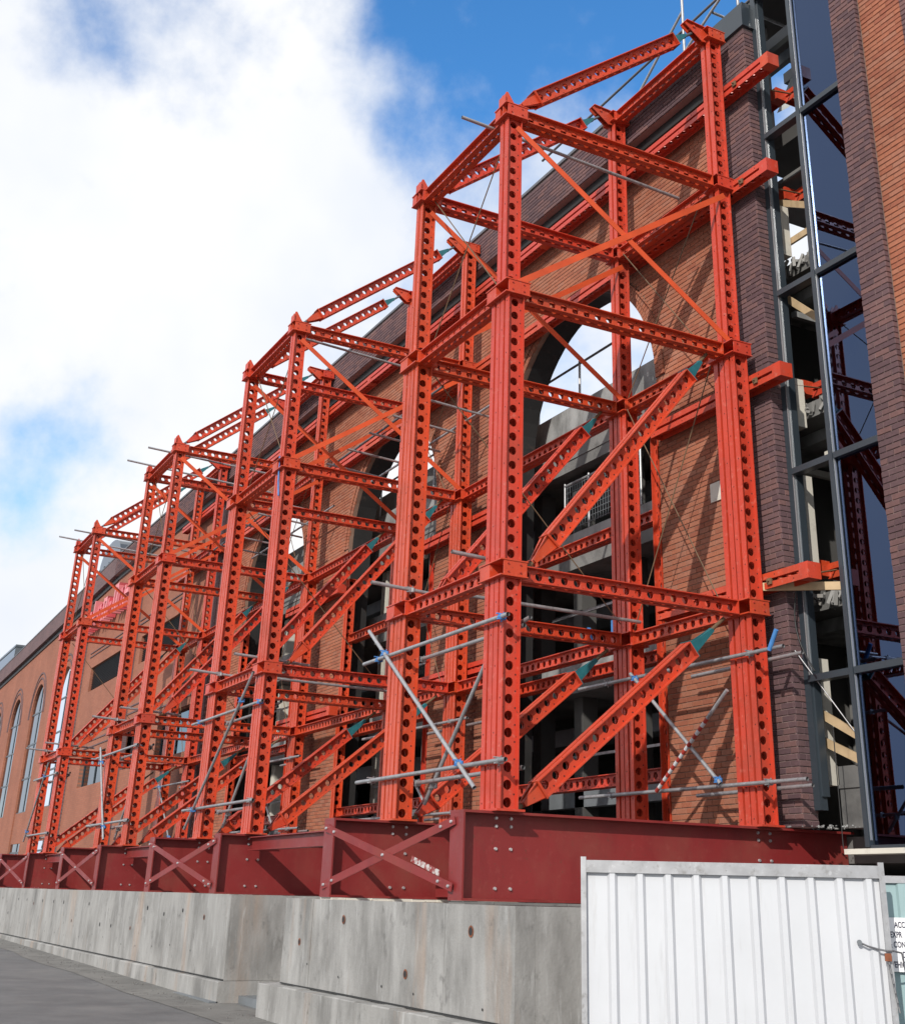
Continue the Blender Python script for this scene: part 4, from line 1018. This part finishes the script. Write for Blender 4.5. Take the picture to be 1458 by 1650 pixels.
# scaffold handrail up on the roof behind the pier
for k, (p0, p1, n_) in enumerate((((-1.7, 4.3, 14.5), (-1.7, 4.3, 16.2), 'upright'), ((-6.5, 4.35, 14.9), (2.5, 4.35, 15.0), 'lower rail'), ((-6.5, 4.35, 15.5), (2.5, 4.35, 15.6), 'upper rail'), ((-1.7, 4.3, 15.9), (-3.8, 4.3, 14.5), 'raker'), ((.2, 4.3, 14.5), (.2, 4.3, 16.6), 'near post'), ((-.5, 4.5, 14.3), (-.5, 4.5, 16.4), 'inner post'), ((-1.9, 4.28, 14.9), (.4, 4.28, 15.9), 'sloping bar'), ((-.9, 4.3, 15.3), (-.9, 6.5, 15.3), 'inward bar'), ((-.2, 4.3, 14.9), (-.2, 6.5, 14.9), 'low inward bar'), ((-2.4, 4.26, 14.75), (-.4, 4.26, 14.75), 'edge bar'))):
    sctube(p0, p1, 'scaffold %s on the roof edge above the purple pier' % n_, m=COPING if 'rail' in n_ else GALV, group='roof edge scaffold')

# ------------------------------------------------------------------ hoarding
HA = Vector((3.427, -1.185, 0)); HB = Vector((4.692, .571, 0)); HT = 2.0; HBOT = gz(4)
hd = (HB-HA).normalized(); hn = Vector((hd.y, -hd.x, 0)); HL = (HB-HA).length
def hp(u, v, z): p = HA+hd*u+hn*v; return (p.x-HA.x, p.y-HA.y, z)
h = thing('hoarding_panel', (HA.x, HA.y, 0), 'white corrugated steel hoarding panel in a galvanised frame', 'hoarding panel')
b = MB(); prof = []; nr = 10; pw = (HL-.10)/nr
for k in range(nr):
    u = .05+k*pw
    prof += [(u, 0), (u+pw*.60, 0), (u+pw*.70, .030), (u+pw*.88, .030), (u+pw*.98, 0)]
prof = [(0.01, 0)]+prof+[(HL-.01, 0)]
for (u0_, v0), (u1_, v1) in zip(prof[:-1], prof[1:]):
    b.quad(hp(u0_, v0, HBOT+.03), hp(u1_, v1, HBOT+.03), hp(u1_, v1, HT-.06), hp(u0_, v0, HT-.06))
    b.quad(hp(u0_, v0-.003, HBOT+.03), hp(u1_, v1-.003, HBOT+.03), hp(u1_, v1-.003, HT-.06), hp(u0_, v0-.003, HT-.06))
b.build('corrugated_sheet', WHT, h, recalc=False)
MB().obox(hp(0.02, .012, HT-.045), hp(HL-.02, .012, HT-.045), .05, .085).build('top_rail', GALV, h)
MB().obox(hp(0, .02, HBOT), hp(0, .02, HT+.02), .040, .040, hn).build('post', GALV, h)
MB().obox(hp(HL, .02, HBOT), hp(HL, .02, HT+.02), .040, .040, hn).build('post', GALV, h)
MB().obox(hp(.02, .012, HBOT+.03), hp(HL-.02, .012, HBOT+.03), .05, .06).build('bottom_rail', GALV, h)
# chain and padlock
t = thing('chain', (HB.x, HB.y, 1.42), 'grey chain with padlock wrapped round the right hoarding post', 'chain')
def lk(p, q, n_='link'):
    d_ = (Vector(q)-Vector(p))*.18; MB().tube(Vector(p)-d_, Vector(q)+d_, .0065, n=6).build(n_, COPING, t)
pts = [hd*(-.20)+hn*.035+Vector((0, 0, .07)), hd*(-.14)+hn*.04+Vector((0, 0, .045)), hd*(-.08)+hn*.05+Vector((0, 0, .03)), hd*(-.02)+hn*.055+Vector((0, 0, .02)), hd*.03+hn*.05+Vector((0, 0, .02)), hd*.08+hn*.02+Vector((0, 0, .01))]
for a, b_ in zip(pts[:-1], pts[1:]): lk(a, b_)
for k in range(12): lk(hd*(-.02+.004*k)+hn*.055+Vector((0, 0, .0-.03*k)), hd*(-.016+.004*k)+hn*(.055+.008*(k % 2))+Vector((0, 0, -.032-.03*k)))
for k in range(11): lk(hd*(.09+.012*math.sin(k*.3))+hn*(.02+.008*(k % 2))+Vector((0, 0, .0-.03*k)), hd*(.09+.012*math.sin(k*.3+.3))+hn*.02+Vector((0, 0, -.032-.03*k)))
MB().tube(pts[0]-hn*.012, pts[0]+hn*.01, .017, n=14).build('washer', SHEET, t)
MB().obox(hd*(-.015)+hn*.062+Vector((0, 0, .005)), hd*(-.015)+hn*.062+Vector((0, 0, -.045)), .045, .022, hn).build('padlock', RUST, t)
# second, pale teal hoarding with the sign
HC = HB-hd*.0-hn*.32
h2 = thing('hoarding_panel', (HC.x, HC.y, 0), 'pale teal corrugated hoarding behind the white panel, with a notice', 'hoarding panel')
def hp2(u, v, z): p = hd*u+hn*v; return (p.x, p.y, z)
b = MB()
for k in range(8):
    u = k*.24
    for (a, va), (c, vc) in zip([(0, 0), (.15, 0), (.165, .02), (.225, .02)], [(.15, 0), (.165, .02), (.225, .02), (.24, 0)]):
        b.quad(hp2(u+a, va, HBOT), hp2(u+c, vc, HBOT), hp2(u+c, vc, HT-.10), hp2(u+a, va, HT-.10))
b.build('corrugated_sheet', TEALP, h2, recalc=False)
MB().obox(hp2(-.02, .0, HT-.085), hp2(2.0, .0, HT-.085), .05, .05).build('top_rail', GALV, h2)
nb = thing('notice_board', (HC.x, HC.y, 0), 'white notice with dark capital letters on the teal hoarding', 'sign')
MB().obox(hp2(.05, .03, 1.475), hp2(.62, .03, 1.475), .008, .36).build('board', BOARD, nb)
rot = Matrix((hd, Vector((0, 0, 1)), hn)).transposed().to_4x4()
for k, (txt, u) in enumerate((('ACC', .108), ('EXPR', .070), ('& CON', .056), ('DE', .146), ('VEHIC', .060))):
    cu = bpy.data.curves.new('letters', 'FONT'); cu.body = txt; cu.size = .056; cu.extrude = .0008; cu.offset = .0012
    me_o = bpy.data.objects.new('tmp', cu); COL.objects.link(me_o)
    dg = bpy.context.evaluated_depsgraph_get(); me = bpy.data.meshes.new_from_object(me_o.evaluated_get(dg)); bpy.data.objects.remove(me_o)
    me.materials.clear(); me.materials.append(INK)
    m4 = rot @ Matrix.Diagonal((.66, 1, 1, 1)); m4.translation = Vector(hp2(u, .0355, 1.588-.066*k)); link('lettering', me, nb, mtx=m4)
